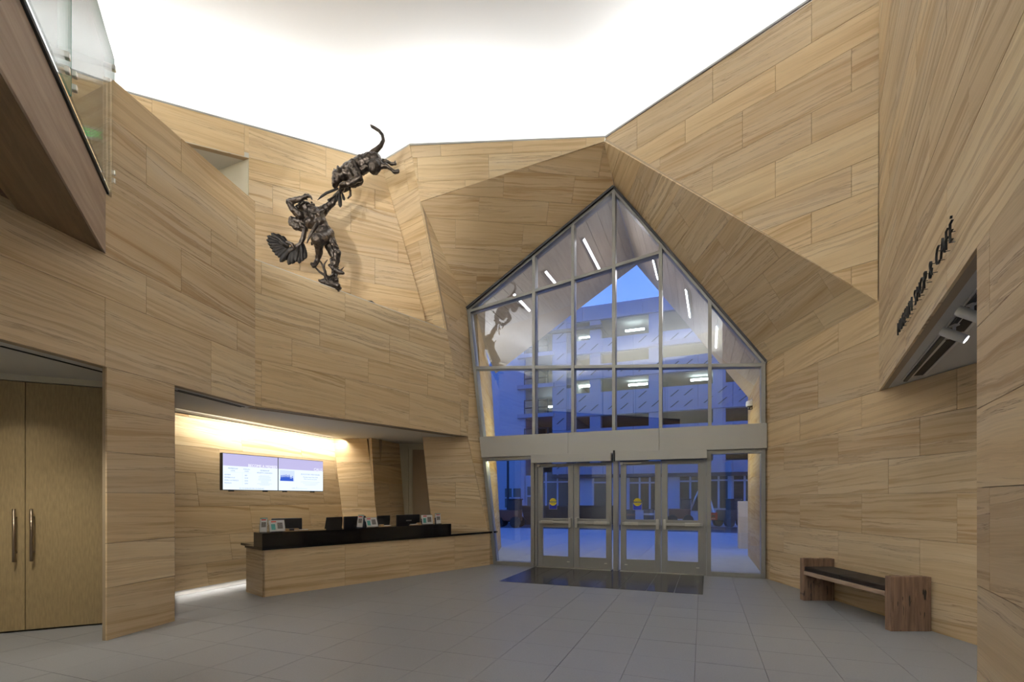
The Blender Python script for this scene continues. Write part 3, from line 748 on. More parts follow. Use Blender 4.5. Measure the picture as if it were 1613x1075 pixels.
def monitor(px, w, wd, label, back=True, rz=0.0):
    t = on_desk('computer_monitor', ds(px, w), w, .80, label, 'monitor', 'computer monitors on the desk', rz)
    MB().box((-wd/2, -.02, .12), (wd/2, .025, .44)).build('screen_housing', M['blackplastic'], t, bevel=.01)
    MB().box((-wd/2+.015, .025, .135), (wd/2-.015, .027, .425)).build('display', M['black'], t)
    MB().box((-.03, -.05, .01), (.03, -.02, .26)).build('stand_neck', M['blackplastic'], t, bevel=.005)
    MB().lathe([(.12, 0), (.12, .012), (.05, .02)], 24, Matrix.Diagonal((1, .75, 1, 1))).build('stand_foot', M['blackplastic'], t)
    MB().box((-.07, -.028, .30), (.07, -.02, .325)).build('hinge_plate', M['steel'] if not back else M['blackplastic'], t, bevel=.003)
    MB().box((-.05, -.024, .16), (.05, -.02, .19)).build('port_cover', M['mesh'], t)
monitor(452, .60, .50, 'black computer monitor at the near left end of the desk, seen from behind', True, -.3)
monitor(559, .55, .50, 'black computer monitor in the middle of the desk beside a sideways brochure holder', True, .1)
monitor(643, .55, .60, 'black computer monitor with silver hinge at the far end of the desk', False, .0)
def chair(px, w, label):
    p = KM @ V((ds(px, w), w, 0)); p.z = 0
    t = empty('office_chair', p, math.atan2(du.y, du.x)+.25); tag(t, label, 'chair', 'office chairs behind the desk')
    b = MB(); Y = .24
    n = 8; vs = []; 
    for k in range(n+1):
        z = .58+.60*k/n; wd = .23-.03*abs(k/n-.45); yy = Y+.05*math.cos(k/n*3)
        vs += [(-wd, yy-.02, z), (0, yy+.03, z), (wd, yy-.02, z)]
    fs = []
    for k in range(n):
        for j in range(2): a = k*3+j; fs.append((a, a+1, a+4, a+3))
    o = mesh('backrest', vs, fs, M['mesh'], t, True); m = o.modifiers.new('solid', 'SOLIDIFY'); m.thickness = .012
    edge = [V(vs[i*3]) for i in range(n+1)]+[V(vs[i*3+2]) for i in range(n, -1, -1)]
    MB().tube(edge+[edge[0]], .012, 8).build('back_frame', M['blackplastic'], t, True)
    MB().box((-.25, -.25, .44), (.25, .22, .51)).build('seat', M['mesh'], t, bevel=.03, seg=3)
    MB().tube([(0, .15, .43), (0, .30, .46), (0, .30, .75)], .02, 8).build('back_support', M['blackplastic'], t, True)
    MB().lathe([(.03, .10), (.03, .43)], 12).build('gas_lift', M['steel'], t, True)
    for k in range(5):
        a = 2*PI*k/5; d = V((math.cos(a), math.sin(a), 0))
        l = MB().tube([d*.02+V((0, 0, .12)), d*.28+V((0, 0, .07))], [.025, .015], 8).build('base_leg', M['blackplastic'], t, True)
        MB().lathe([(.027, -.012), (.027, .012)], 12, Matrix.Translation(d*.28+V((0, 0, .03))) @ Matrix.Rotation(a, 4, 'Z') @ Matrix.Rotation(PI/2, 4, 'X')).build('castor', M['blackplastic'], l, True)
    for s_ in (-1, 1):
        MB().tube([(s_*.22, .1, .46), (s_*.28, .08, .48), (s_*.28, .08, .66), (s_*.28, -.12, .68)], .015, 8).build('armrest', M['blackplastic'], t, True)
chair(536, 1.45, 'black mesh office chair behind the desk, left of the middle monitor')
chair(613, 1.45, 'black mesh office chair behind the desk, between the middle and far monitors')

# ------------------------------------------------------------------ wall screens
sa, sb = V((-5.15, 8.80, 0)), V((-4.146, 10.87, 0))
sd_ = (sb-sa).normalized(); sn = V((sd_.y, -sd_.x, 0)); SW = (sb-sa).length/2
def screen(k, label):
    org = sa+sd_*(SW*k); org.z = 1.74
    Mx = Matrix.Translation(org) @ Matrix((sd_, -sn, V((0, 0, 1)))).transposed().to_4x4()   # y into the wall
    t = empty('wall_screen', rot=Mx); tag(t, label, 'screen', 'wall screens in the desk recess')
    w, h = SW, .67
    MB().box((.003, 0, 0), (w-.003, .075, h)).build('housing', M['blackplastic'], t, bevel=.003)
    e = .78
    ms = lambda n, c, s=e: M.setdefault(n, plain(n, (0, 0, 0), .4, emit=c, es=s))
    scr = MB().box((.012, -.003, .012), (w-.009, 0, h-.01)).build('display', ms('screen_white', (.80, .90, 1.0)), t)
    MB().box((.012, -.004, h*.66), (w-.009, -.003, h-.01)).build('header_band', ms('screen_lavender', (.50, .47, .74)), scr)
    ink = ms('screen_ink', (.20, .30, .52)); wh = ms('screen_title', (.95, .97, 1)); faint = ms('screen_faint', (.52, .62, .80))
    def tx(b, sz, x, z, al='LEFT', m=ink): return text(b, sz, scr, (x, -.0048, z), m, al, .0003, 'screen_lettering')
    if k == 0:
        tx('BECOME A MEMBER', .072, w-.015, h*.665, 'RIGHT', wh)
        tx('MEMBERSHIP', .034, .20, .385, 'CENTER'); tx('LEVEL', .034, .20, .345, 'CENTER')
        tx('ANNUAL', .034, .47, .385, 'CENTER'); tx('DUES', .034, .47, .345, 'CENTER')
        for i, (a, b) in enumerate((('MEMBER', '$60'), ('MEMBER PLUS', '$100'), ('FAMILY & FRIENDS', '$150'), ('PREMIUM', '$250'))):
            tx(a, .033, .035, .27-.05*i); tx(b, .033, .43, .27-.05*i)
        tx('MEMBERSHIP', .036, .85, .375, 'CENTER'); tx('BENEFITS OVERVIEW', .036, .85, .33, 'CENTER')
        tx('SEE THE ADMISSIONS DESK FOR MORE INFO', .026, .58, .03, 'CENTER')
        MB().box((.03, -.0045, .325), (.57, -.004, .328)).box((.385, -.0045, .09), (.388, -.004, .32)).build('ruled_line', faint, scr)
        b = MB(); rr = random.Random(3)
        for i in range(9): q = .08+.1*rr.random(); b.box((.85-q, -.0045, .285-.022*i), (.85+q, -.004, .292-.022*i))
        o = b.build('small_print', faint, scr); o['kind'] = 'stuff'
    else:
        tx('CALLS', .085, w-.02, h*.665, 'RIGHT', wh)
        tx("EDUCATORS' OPEN HOUSE", .040, .80, .345, 'CENTER'); tx('Thursday, August 24th, 4-7PM', .032, .80, .29, 'CENTER', ink); tx('FREE for educators with valid ID', .026, .80, .25, 'CENTER', ink)
        b = MB()
        for i, q in enumerate((.25, .2, .15)): b.box((.80-q, -.0045, .195-.03*i), (.80+q, -.004, .201-.03*i))
        b.box((.32, -.0045, .055), (.72, -.004, .062)).box((.44, -.0045, .062), (.449, -.004, .09)).box((.34, -.0045, .062), (.40, -.004, .07))
        o = b.build('small_print', faint, scr); o['kind'] = 'stuff'
        ph = MB().box((.04, -.0042, .20), (.39, -.0035, .42)).build('photo', ms('photo_pale', (.62, .72, .95)), scr)
        b = MB(); rr = random.Random(5)
        for i in range(8):
            x = .07+.038*i; hh = .05+.05*rr.random()
            b.prism([V((x-.025, -.0048, .205)), V((x+.03, -.0048, .205)), V((x+.018, -.0048, .205+hh)), V((x-.01, -.0048, .21+hh))], (0, .0004, 0))
            b.lathe([(.012, 0), (.012, .0006)], 10, Matrix.Translation((x+.004, -.0044, .225+hh)) @ Matrix.Rotation(PI/2, 4, 'X'))
        b.build('photo_figures', ms('photo_blue', (.03, .10, .55)), ph)
    for x in (.2, w-.25):
        MB().box((x, .05, .1), (x+.05, .20, .15)).build('mount_bracket', M['blackplastic'], t)
        MB().box((x, .05, h-.2), (x+.05, .24, h-.15)).build('mount_bracket', M['blackplastic'], t)
        MB().box((x-.02, .05, -.02), (x+.06, .10, .05)).build('mount_foot', M['blackplastic'], t)
screen(0, 'left wall screen reading BECOME A MEMBER with price list')
screen(1, "right wall screen with group photo and EDUCATORS' OPEN HOUSE")

# ------------------------------------------------------------------ bench
bench = empty('wooden_bench', (4.54, 5.93, 0)); tag(bench, 'rustic wooden bench with slab ends and brown leather cushion against the right wall', 'bench')
def plank(nm, a, b, mat, grain='z', bev=.006):
    """plank with its grain along local x"""
    a, b = V(a), V(b)
    if grain == 'z':
        dz = b.z-a.z
        o = MB().box((0, 0, 0), (dz, b.x-a.x, b.y-a.y)).build(nm, M[mat], bench, bevel=bev)
        o.matrix_local = Matrix(((0, 1, 0, a.x), (0, 0, 1, a.y), (1, 0, 0, a.z), (0, 0, 0, 1)))
    else:
        o = MB().box((0, 0, 0), (b.y-a.y, b.x-a.x, b.z-a.z)).build(nm, M[mat], bench, bevel=bev)
        o.matrix_local = Matrix(((0, 1, 0, a.x), (1, 0, 0, a.y), (0, 0, 1, a.z), (0, 0, 0, 1)))
    return o
for y0 in (0.0, 1.78):
    plank('end_plank', (0, y0+.0, 0), (.035, y0+.10, .655), 'wood_end')
    plank('end_plank', (.036, y0, 0), (.17, y0+.095, .66), 'wood_end')
    plank('end_plank', (.171, y0+.002, 0), (.29, y0+.095, .655), 'wood_end')
    plank('end_plank', (.291, y0, 0), (.44, y0+.095, .658), 'wood_end')
    plank('end_plank', (.441, y0+.003, 0), (.485, y0+.10, .652), 'wood_end')
plank('front_rail', (.0, .10, .405), (.045, 1.78, .465), 'wood_rail', 'y')
plank('back_rail', (.42, .10, .405), (.465, 1.78, .465), 'wood_end', 'y')
for x in (.05, .18, .31): plank('seat_board', (x, .10, .42), (x+.118, 1.78, .455), 'wood_end', 'y', .003)
for y0, y1 in ((.105, .938), (.942, 1.775)):
    o = MB().box((.01, y0, .466), (.44, y1, .535)).build('seat_cushion', M['leather'], bench, bevel=.014, seg=3)
    b = MB()
    for z in (.478, .523): b.tube([(.006, y0+.01, z), (.006, y1-.01, z)], .004, 6)
    b.build('cushion_piping', M['leather'], o, True)
for y0, d in ((.10, 1), (1.78, -1)):
    o = MB().prism([V((.2, y0, .40)), V((.2, y0+d*.16, .40)), V((.2, y0, .24))], (.04, 0, 0)).build('corner_brace', M['wood_end'], bench)

# ------------------------------------------------------------------ timber footbridge and glass balustrade (upper left)
bd = V((1.28, -2.36, 0)).normalized(); bo = V((-bd.y, bd.x, 0))         # bo points into the hall
if bo.dot(V((0, 5, 0))-V((-4.5, 5.5, 0))) < 0: bo = -bo
B0 = V((-4.56, 5.57, 4.33)); BL = 7.0
BMx = Matrix.Translation(B0) @ Matrix((bd, -bo, V((0, 0, 1)))).transposed().to_4x4()       # x along, y away from the hall, z up
br = empty('timber_bridge', rot=BMx); tag(br, 'timber-clad upper walkway with pinkish fascia, upper left under the glass', 'walkway')
def bbox(nm, a, b, mat, par=br, grain=None, bev=.003):
    a, b = V(a), V(b)
    if grain == 'xz':
        o = MB().box((0, 0, 0), (b.x-a.x, b.z-a.z, b.y-a.y)).build(nm, M[mat], par, bevel=bev)
        o.matrix_local = Matrix(((1, 0, 0, a.x), (0, 0, 1, a.y), (0, 1, 0, a.z), (0, 0, 0, 1))); return o
    return MB().box(a, b).build(nm, M[mat], par, bevel=bev)
bbox('shadow_gap', (-.016, .0, 0), (.0, .05, .70), 'dark')
bbox('fascia_board', (.002, 0, 0), (BL, .02, .70), 'wood_pink', grain='xz')
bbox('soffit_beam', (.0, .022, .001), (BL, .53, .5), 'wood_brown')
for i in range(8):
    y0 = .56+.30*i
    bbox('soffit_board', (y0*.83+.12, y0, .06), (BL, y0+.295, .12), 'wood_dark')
bbox('base_shoe', (-.02, -.02, .70), (BL, .05, .745), 'darkmetal')
bbox('walk_deck', (0, .05, .5), (BL, 2.5, .69), 'white')
gl = empty('glass_balustrade', rot=BMx @ Matrix.Translation((0, -.055, .72))); tag(gl, 'clear glass balustrade with steel clamps above the timber walkway', 'balustrade')
for x0, x1 in ((-.09, 1.532), (1.538, 3.1), (3.106, 4.7), (4.706, 6.3)):
    p = MB().box((x0, 0, 0), (x1, .018, 1.58)).build('glass_pane', M['railglass'], gl)
    MB().box((x0, -.0005, -.0), (x0+.004, .0185, 1.58)).box((x1-.004, -.0005, 0), (x1, .0185, 1.58)).box((x0, 0, 1.576), (x1, .018, 1.581)).build('pane_edge', M['glassedge'], p)
for x in (1.43, 1.64):
    for z in (.14, .26):
        c = MB().box((x-.022, -.018, z-.028), (x+.022, .036, z+.028)).build('glass_clamp', M['steel'], gl, bevel=.008)
for x, z in ((-.06, .16), (-.06, .25), (-.06, 1.45)):
    MB().box((x-.022, -.018, z-.028), (x+.03, .036, z+.028)).box((x-.02, .03, z-.008), (x+.0, .12, z+.008)).build('glass_clamp', M['steel'], gl, bevel=.006)
ex = empty('exit_sign', rot=Matrix.Translation(bw(-2.06, 8.06)+V((.41, -.91, 0))*.06) @ Matrix.Rotation(math.atan2(1, 2.206), 4, 'Z'))
tag(ex, 'small green lit exit sign seen through the glass balustrade', 'sign')
MB().box((-.19, 0, -.02), (.19, .04, .20)).build('sign_case', M['skirt'], ex)
text('EXIT', .19, ex, (-.17, -.003, .02), M['exit'], nm='exit_lettering')

# ------------------------------------------------------------------ sign letters on the right wall
rd = V((-.594, -1, 0)).normalized()        # towards the viewer along the wall, reading direction
rn = V((-rd.y, rd.x, 0))
if rn.dot(V((0, 5, 0))-V((4, 5, 0))) < 0: rn = -rn
s0 = r3(1.70, 3.27)+rn*.035
sg = empty('wall_sign', rot=Matrix.Translation(s0) @ Matrix((rd, -rn, V((0, 0, 1)))).transposed().to_4x4())
tag(sg, 'thin black raised letters reading MUSEUM SHOP & CAFE with accent on right wall', 'sign')
x = 0
adv = {'M': .155, 'U': .13, 'S': .105, 'E': .105, 'H': .13, 'O': .15, 'P': .11, '&': .14, 'C': .14, 'A': .13, 'F': .10, '\u00c9': .105, ' ': .075}
for ch in 'MUSEUM SHOP & CAF\u00c9':
    if ch != ' ':
        o = text(ch, .205, sg, (x, -.012, 0), M['dark'], ext=.007, nm='letter', bold=-.0075)
        MB().tube([(x+.03, 0, .05), (x+.03, .035, .05)], .003, 6).tube([(x+.03, 0, .12), (x+.03, .035, .12)], .003, 6).build('letter_pin', M['dark'], o)
        o.children[0].matrix_parent_inverse = o.matrix_world.inverted() if False else Matrix.Identity(4)
    x += adv[ch]*2.26/sum(adv[c_] for c_ in 'MUSEUM SHOP & CAF\u00c9')
# fix pin placement: pins are modelled in the sign frame, letters are rotated about x
for o in list(sg.children):
    for c in o.children:
        c.matrix_local = o.matrix_local.inverted()

# ------------------------------------------------------------------ track light and slots in the shop soffit
z0 = 3.068
def cs(px, py, z=z0): r = (z-1.6)*F_/(HY_-py); return V(((px-CX_)/F_*r, r, z))
ta, tb = cs(1426, 598), cs(1538, 464); td = (tb-ta).normalized(); tb = tb+td*1.4
tr = empty('track_rail', ta); tag(tr, 'dark ceiling lighting track in the shop soffit, upper right', 'track')
tn = V((-td.y, td.x, 0))
MB().prism([tn*-.018, td*(tb-ta).length-tn*.018, td*(tb-ta).length+tn*.018, tn*.018], (0, 0, -.03)).build('rail', M['darkmetal'], tr)
MB().prism([tn*-.032, td*(tb-ta).length-tn*.032, td*(tb-ta).length-tn*.020, tn*-.020], (0, 0, -.012)).build('rail_trim', M['skirt'], tr)
def track_head(px, py, aim, label):
    p = cs(px, py); p.z = 3.035
    t = empty('track_light', p); tag(t, label, 'lamp', 'track lights in the shop soffit')
    MB().lathe([(.012, -.06), (.012, 0)], 10).box((-.02, -.03, -.012), (.02, .03, .0)).build('stem', M['camwhite'], t)
    q = V(aim).normalized().to_track_quat('Z', 'Y').to_matrix().to_4x4(); q.translation = V((0, 0, -.085))
    MB().lathe([(.030, -.10), (.037, -.095), (.037, .085), (.033, .09)], 24, q).build('lamp_body', M['camwhite'], t, True)
    MB().lathe([(.030, .0905), (.030, .092)], 24, q).build('lamp_lens', M['lamp'], t)
track_head(1503, 506, (.55, -.55, -.55), 'white cylinder track light with lit lens, further one from the viewer')
track_head(1531, 472, (.55, -.55, -.55), 'white cylinder track light half hidden by the stone pier')
GL = ['long black slot grille in the shop soffit, farthest from the viewer', 'short black slot grille in the shop soffit between the two track lights', 'black slot grille in the shop soffit partly hidden by the stone pier']
for (a, b) in (((1446, 592), (1500, 535)), ((1508, 524), (1531, 497)), ((1538, 492), (1590, 425))):
    a, b = cs(*a), cs(*b); g = empty('linear_grille', a); tag(g, GL.pop(0), 'vent', 'slot grilles in the shop soffit')
    d = b-a; s_ = V((-d.y, d.x, 0)).normalized()
    MB().prism([s_*-.045, d-s_*.045, d+s_*.045, s_*.045], (0, 0, .004)).build('slot', M['dark'], g)
    MB().prism([s_*-.07, d-s_*.07, d-s_*.047, s_*-.047], (0, 0, -.006)).prism([s_*.047, d+s_*.047, d+s_*.07, s_*.07], (0, 0, -.006)).build('border', M['skirt'], g)

# ------------------------------------------------------------------ outdoors: canopy, flanking walls, street, parking garage
OUT = 3.95
o_ap, o_r, o_l = AP+V((.359, .933, .02))*OUT, V((6.47, 13.55, 4.29)), V((-.52, 16.2, 5.65))
def outsoffit(name, pts, see):
    pts = [V(p) for p in pts]; n = (pts[1]-pts[0]).cross(pts[3]-pts[0]).normalized()
    if n.dot(V(see)-pts[0]) < 0: n = -n
    e1, e2 = (pts[1]-pts[0]), (pts[2]-pts[3])
    ax = e1.normalized(); ay = n.cross(ax)
    root = MB().prism([p-n*.03 for p in pts], -n*.12).build(name, M['joint']); root['kind'] = 'structure'
    O = pts[0]; rot = Matrix((ax, ay, n)).transposed(); MW = Matrix.Translation(O) @ rot.to_4x4()
    q = [((p-O).dot(ax), (p-O).dot(ay)) for p in pts]
    ys = [b for a, b in q]; y = min(ys); 
    while y < max(ys):
        c = clip_cell(q, -20, 20, y+.004, y+.296)
        if c:
            x0 = min(a for a, b in c)
            o = MB().prism([(a-x0, b-y, 0) for a, b in c], (0, 0, -.028)).build('soffit_board', M['soffit_wood'], root); o.matrix_local = MW @ Matrix.Translation((x0, y, 0))
        y += .30
    return root
fo = fn*.12
outsoffit('ceiling_canopy_left', [AP+fo+V((0, 0, -.02)), o_ap, o_l, PT+fo], (3, 14, 2))
outsoffit('ceiling_canopy_right', [AP+fo+V((0, 0, -.02)), o_ap, o_r, TR+fo], (3, 14, 2))
clad('wall_outside_left', [[V((-.36, 12.1, 0)), V((-.50, 16.1, 0)), V((-.52, 16.2, 5.62)), PT+fo]], see=(3, 14, 2), thick=.3, courses='local', mat='stone_out')
clad('wall_outside_right', [[V((5.10, 10.0, 0)), V((6.55, 13.75, 0)), V((6.55, 13.75, 4.35)), V((5.10, 10.0, 4.35))]], see=(3, 14, 2), thick=.3, mat='stone_out')
# canopy light lines
def canopy_light(pa, pb, plane, label):
    n = V(plane[1]); a = lay(*pa, plane[0], n); b = lay(*pb, plane[0], n)
    d = b-a; mid = a
    t = empty('strip_light', a); tag(t, label, 'lamp', 'strip lights under the outdoor canopy')
    down = n.normalized(); 
    if down.z > 0: down = -down
    s_ = d.cross(down).normalized()*.022
    MB().prism([down*.01+s_*1.6, down*.01-s_*1.6, d+down*.01-s_*1.6, d+down*.01+s_*1.6], down*.03).build('lamp_housing', M['camwhite'], t)
    MB().prism([down*.04+s_, down*.04-s_, d+down*.04-s_, d+down*.04+s_], down*.012).build('lamp_lens', M['lamp'], t)
    area('strip_light_glow', a+d/2+down*.07, down, d.length, .08, 17, (1, .93, .90), xdir=d)
def pn(a, b, c): n = (V(b)-V(a)).cross(V(c)-V(a)).normalized(); return (V(a), n)
PL = pn(AP+fo, o_ap, o_l); PR = pn(AP+fo, o_ap, o_r)
canopy_light((918, 375), (944, 425), PL, 'strip light on the left canopy slope, nearest the gable peak')
canopy_light((858, 426), (876, 448), PL, 'short strip light on the left canopy slope, second from the peak')
canopy_light((808, 462), (833, 488), PL, 'strip light on the left canopy slope, lowest and leftmost')
canopy_light((1031, 408), (1038, 438), PR, 'strip light on the right canopy slope, nearest the gable peak')
canopy_light((1083, 455), (1089, 498), PR, 'strip light on the right canopy slope, middle one')
canopy_light((1132, 513), (1130, 546), PR, 'strip light on the right canopy slope, lowest and rightmost')
# wall washers under the canopy
area('canopy_wall_wash', (1.2, 14.2, 3.0), (-1, .05, .15), 1.2, .3, 45, (1, .95, .50))
area('canopy_wall_wash', (4.6, 13.2, 3.0), (1, -.25, .0), 1.2, .3, 28, (1, .95, .50))
# security camera on the right flank
cp = V((6.02, 12.5, 3.95)); sc_ = empty('security_camera', cp); tag(sc_, 'white dome security camera on a bracket outside the right window edge', 'camera')
MB().tube([(.0, 0, .10), (.06, .0, .16), (.20, -.05, .16)], .018, 10).build('arm', M['camwhite'], sc_, True)
MB().lathe([(.03, .12), (.10, .09), (.11, .0), (.10, -.03)], 24).build('housing', M['camwhite'], sc_, True)
MB().lathe([(.085, -.03), (.075, -.08), (.045, -.115), (.0, -.125)], 24).build('dome', M['black'], sc_, True)
for sgn, s, lab in ((-1, -2.16, 'small red box outside the left sidelight, beside the doors'), (1, 1.79, 'small red box outside the right sidelight, beside the doors')):
    t = empty('red_box', rot=FM @ Matrix.Translation((s, .14, 1.14))); tag(t, lab, 'box', 'red boxes outside the sidelights')
    MB().box((-.08, 0, 0), (.08, .05, .155)).build('box_body', M['red'], t, bevel=.006)
    MB().box((-.035, -.006, .06), (.035, 0, .10)).build('pull_handle', M['dark'], t); MB().box((-.035, -.006, .02), (.035, 0, .035)).build('lower_tab', M['paper'], t)
    MB().box((-.13 if sgn > 0 else .03, .0, .03), (-.07 if sgn > 0 else .10, .04, .1)).build('wall_arm', M['darkmetal'], t)
# ground outdoors
def outq(s0, y0, s1, y1, z0, z1, nm, mat, par=None):
    o = MB().box((s0, y0, z0), (s1, y1, z1)).build(nm, M[mat], par); o.matrix_world = FM; return o
g = outq(-40, .12, 45, 13.2, -.2, -.014, 'floor_outside_base', 'grout'); g['kind'] = 'structure'
for i in range(-5, 8):
    for j in range(0, 5):
        o = MB().box((.004, .004, -.014), (1.516, 1.516, -.002)).build('paving_slab', M['paving'], g); o.location = (i*1.52, .12+j*1.52, 0)
b = MB()
for i in range(-26, 28):
    for j in range(0, 9):
        if -5 <= i < 8 and j < 5: continue
        b.box((i*1.52+.004, .12+j*1.52+.004, -.014), (i*1.52+1.516, .12+j*1.52+1.516, -.002))
o = b.build('paving_field', M['paving'], g); o['kind'] = 'stuff'
o = outq(-40, 13.2, 45, 13.45, -.2, 0, 'kerb', 'paving'); o['kind'] = 'structure'
o = outq(-40, 13.45, 45, 21.0, -.25, -.12, 'road', 'asphalt'); o['kind'] = 'structure'
o = outq(-60, 21.0, 60, 60, -.25, .0, 'far_pavement', 'paving'); o['kind'] = 'structure'
# stone block outside on the right
sb_ = empty('stone_pillar', rot=Matrix.Translation((7.42, 15.85, 0)) @ Matrix.Rotation(-.367, 4, 'Z')); tag(sb_, 'low stone-clad block outside beyond the right sidelight', 'pillar')
for k, (z0_, z1_) in enumerate(((0, .5), (.504, 1.0), (1.004, 1.5))):
    o = MB().box((-.17, -.25, z0_-.0), (.35, .25, z1_)).build('stone_block', M['stone'], sb_, bevel=.004); o.color = (.3+.1*k, .2, .5, 1)
# garage across the street: local x along (parallel to the glass), y away, z up
GO = V((7.3, 34, 0)); GM = Matrix.Translation(GO) @ FM.to_3x3().to_4x4()
def gs(px, py):
    p = lay(px, py, GO, fn); return (p-GO).dot(ev), p.z
gar = empty('parking_garage', rot=GM); tag(gar, 'multi-storey parking garage with slotted metal panels across the street', 'building')
XL, XM, XR = gs(871, 600)[0], gs(905, 600)[0], 26
def gb(nm, a, b, mat='garage', par=gar): return MB().box(a, b).build(nm, M[mat], par)
def slots(par, x0, x1, z0, z1, y=-.16):
    b = MB(); rr = random.Random(int(x0*13+z0*7)); x = x0+.3
    L = .8
    while x < x1-.6:
        zz = z0+.2+rr.random()*.25
        while zz < z1-.55:
            b.prism([V((x, y, zz)), V((x+.10, y, zz)), V((x+L*.62+.10, y, zz+L*.5)), V((x+L*.62, y, zz+L*.5))], (0, -.02, 0)); zz += .72
        x += .85
    if b.v: o = b.build('slot_pattern', M['darkmetal'], par); o['kind'] = 'stuff'
bands = [(15.0, 14.0), (12.65, 11.7), (10.9, 9.9), (8.95, 7.35), (6.45, 5.2), (4.0, 3.25)]
for zt, zb in bands:
    x = XM if zt < 14 else XL-6
    while x < XR:
        x1 = min(x+2.05, XR)
        p = gb('metal_panel', (x+.01, -.15, zb), (x1-.01, 0, zt))
        if zt < 14: slots(p, x+.01, x1-.01, zb, zt)
        x = x1
    gb('deck_slab', (XM, 0, zb-.05), (XR, 14, zb+.25), 'garage_in')
for x in (XM+1.1, XM+5.1, XM+9.1, XM+13.1, XM+17.1):
    gb('column', (x, -.05, 3.2), (x+.75, .6, 14.5))
gb('rear_wall', (XM-4, 14, 0), (XR, 14.3, 15), 'garage_in')
gb('roof_slab', (XL-6, 0, 14.4), (XR, 14, 14.7), 'garage_in')
gb('inner_wall', (XL+1.2, .3, 0), (XM+.05, 14, 14.4), 'garage_in')
# slotted tower face between stairs and decks
z = 3.3
while z < 13.0:
    for (xa, xb) in ((XL, XL+1.0), (XL+1.02, XM-.62)):
        p = gb('metal_panel', (xa+.01, -.15, z), (xb-.01, .3, z+1.55)); slots(p, xa, xb, z, z+1.6)
    z += 1.57
for z in (4.0, 6.4, 9.4, 11.9):
    gb('tower_opening', (XM-.6, -.10, z), (XM, .3, z+1.5), 'dark')
gb('tower_face', (XM-.6, -.1, 3.3), (XM, .25, 14.4), 'garage')
# stair tower
SL, SR = gs(828, 600)[0], XL
gb('stair_rear', (SL, 5, 0), (SR, 5.2, 13.2), 'garage_in'); gb('stair_side', (SL-.1, 0, 0), (SL, 5, 13.0), 'garage'); gb('stair_side', (SR-.05, .0, 0), (SR+.1, 5, 13.0), 'garage')
for py in (525, 560, 609, 655, 700):
    z = gs(850, py)[1]
    gb('landing', (SL-.55, -.35, z-.16), (SR+.15, 5, z+.12))
    if py > 540 or py == 560:
        for h in (.45, 1.0): o = MB().tube([(SL, -.25, z+h+.1), (SR-.3, -.25, z+h+.1)], .035, 6).build('rail', M['darkmetal'], gar)
        for x in (SL, (SL+SR)/2, SR-.3): MB().tube([(x, -.25, z), (x, -.25, z+1.15)], .04, 6).build('rail_post', M['darkmetal'], gar)
gb('tower_roof', (SL-.2, -.4, 13.35), (XM+2, 5, 13.55), 'darkmetal')
for py in (535, 590, 625, 660):
    z = gs(850, py)[1]
    MB().tube([((SL+SR)/2-.1, 2.5, z+1.3), ((SL+SR)/2+1.1, 2.5, z+1.3)], .07, 8).build('tube_lamp', M['tube'], gar)
# plain street wall left of the stairs, ground floor wall and shop windows
LWx = gs(760, 600)[0]-6
gb('plain_wall', (LWx, 0, 0), (SL-.1, .4, 13.2), 'plasterblue'); 
gb('ground_wall', (SL-.1, 0, 0), (XR, .4, 3.25), 'plasterblue')
gb('canopy_strip', (SR, -.5, 3.0), (XR, 0, 3.22), 'darkmetal')
def win(x0, x1, py0, py1, n=2):
    a = gs(x0, py0); b = gs(x1, py1)
    w_ = MB().box((a[0], -.06, b[1]), (b[0], .0, a[1])).build('window', M['shopglass'], gar)
    for k in range(1, n): xx = a[0]+(b[0]-a[0])*k/n; MB().box((xx-.06, -.1, b[1]), (xx+.06, -.05, a[1])).build('window_bar', M['plasterblue'], w_)
    MB().box((a[0], -.1, a[1]-.75), (b[0], -.05, a[1]-.65)).build('window_bar', M['plasterblue'], w_)
for x0, x1, y0_, y1_, n in ((796, 820, 770, 800, 2), (831, 840, 767, 803, 1), (843, 897, 745, 803, 3), (936, 958, 745, 806, 1), (992, 1040, 745, 804, 3), (1071, 1104, 742, 805, 2), (1118, 1146, 740, 801, 2), (1156, 1190, 740, 812, 2)):
    win(x0, x1, y0_, y1_, n)
# tube lamps on the decks
for px, py in ((917, 532), (920, 609), (916, 658), (868, 533), (1005, 606), (1007, 653), (1104, 598), (1104, 648), (1000, 520)):
    p = lay(px, py, GO+fn*1.3, fn)-GO; s_ = p.dot(ev)
    MB().tube([(s_-.65, 1.3, p.z), (s_+.65, 1.3, p.z)], .075, 8).build('tube_lamp', M['tube'], gar)
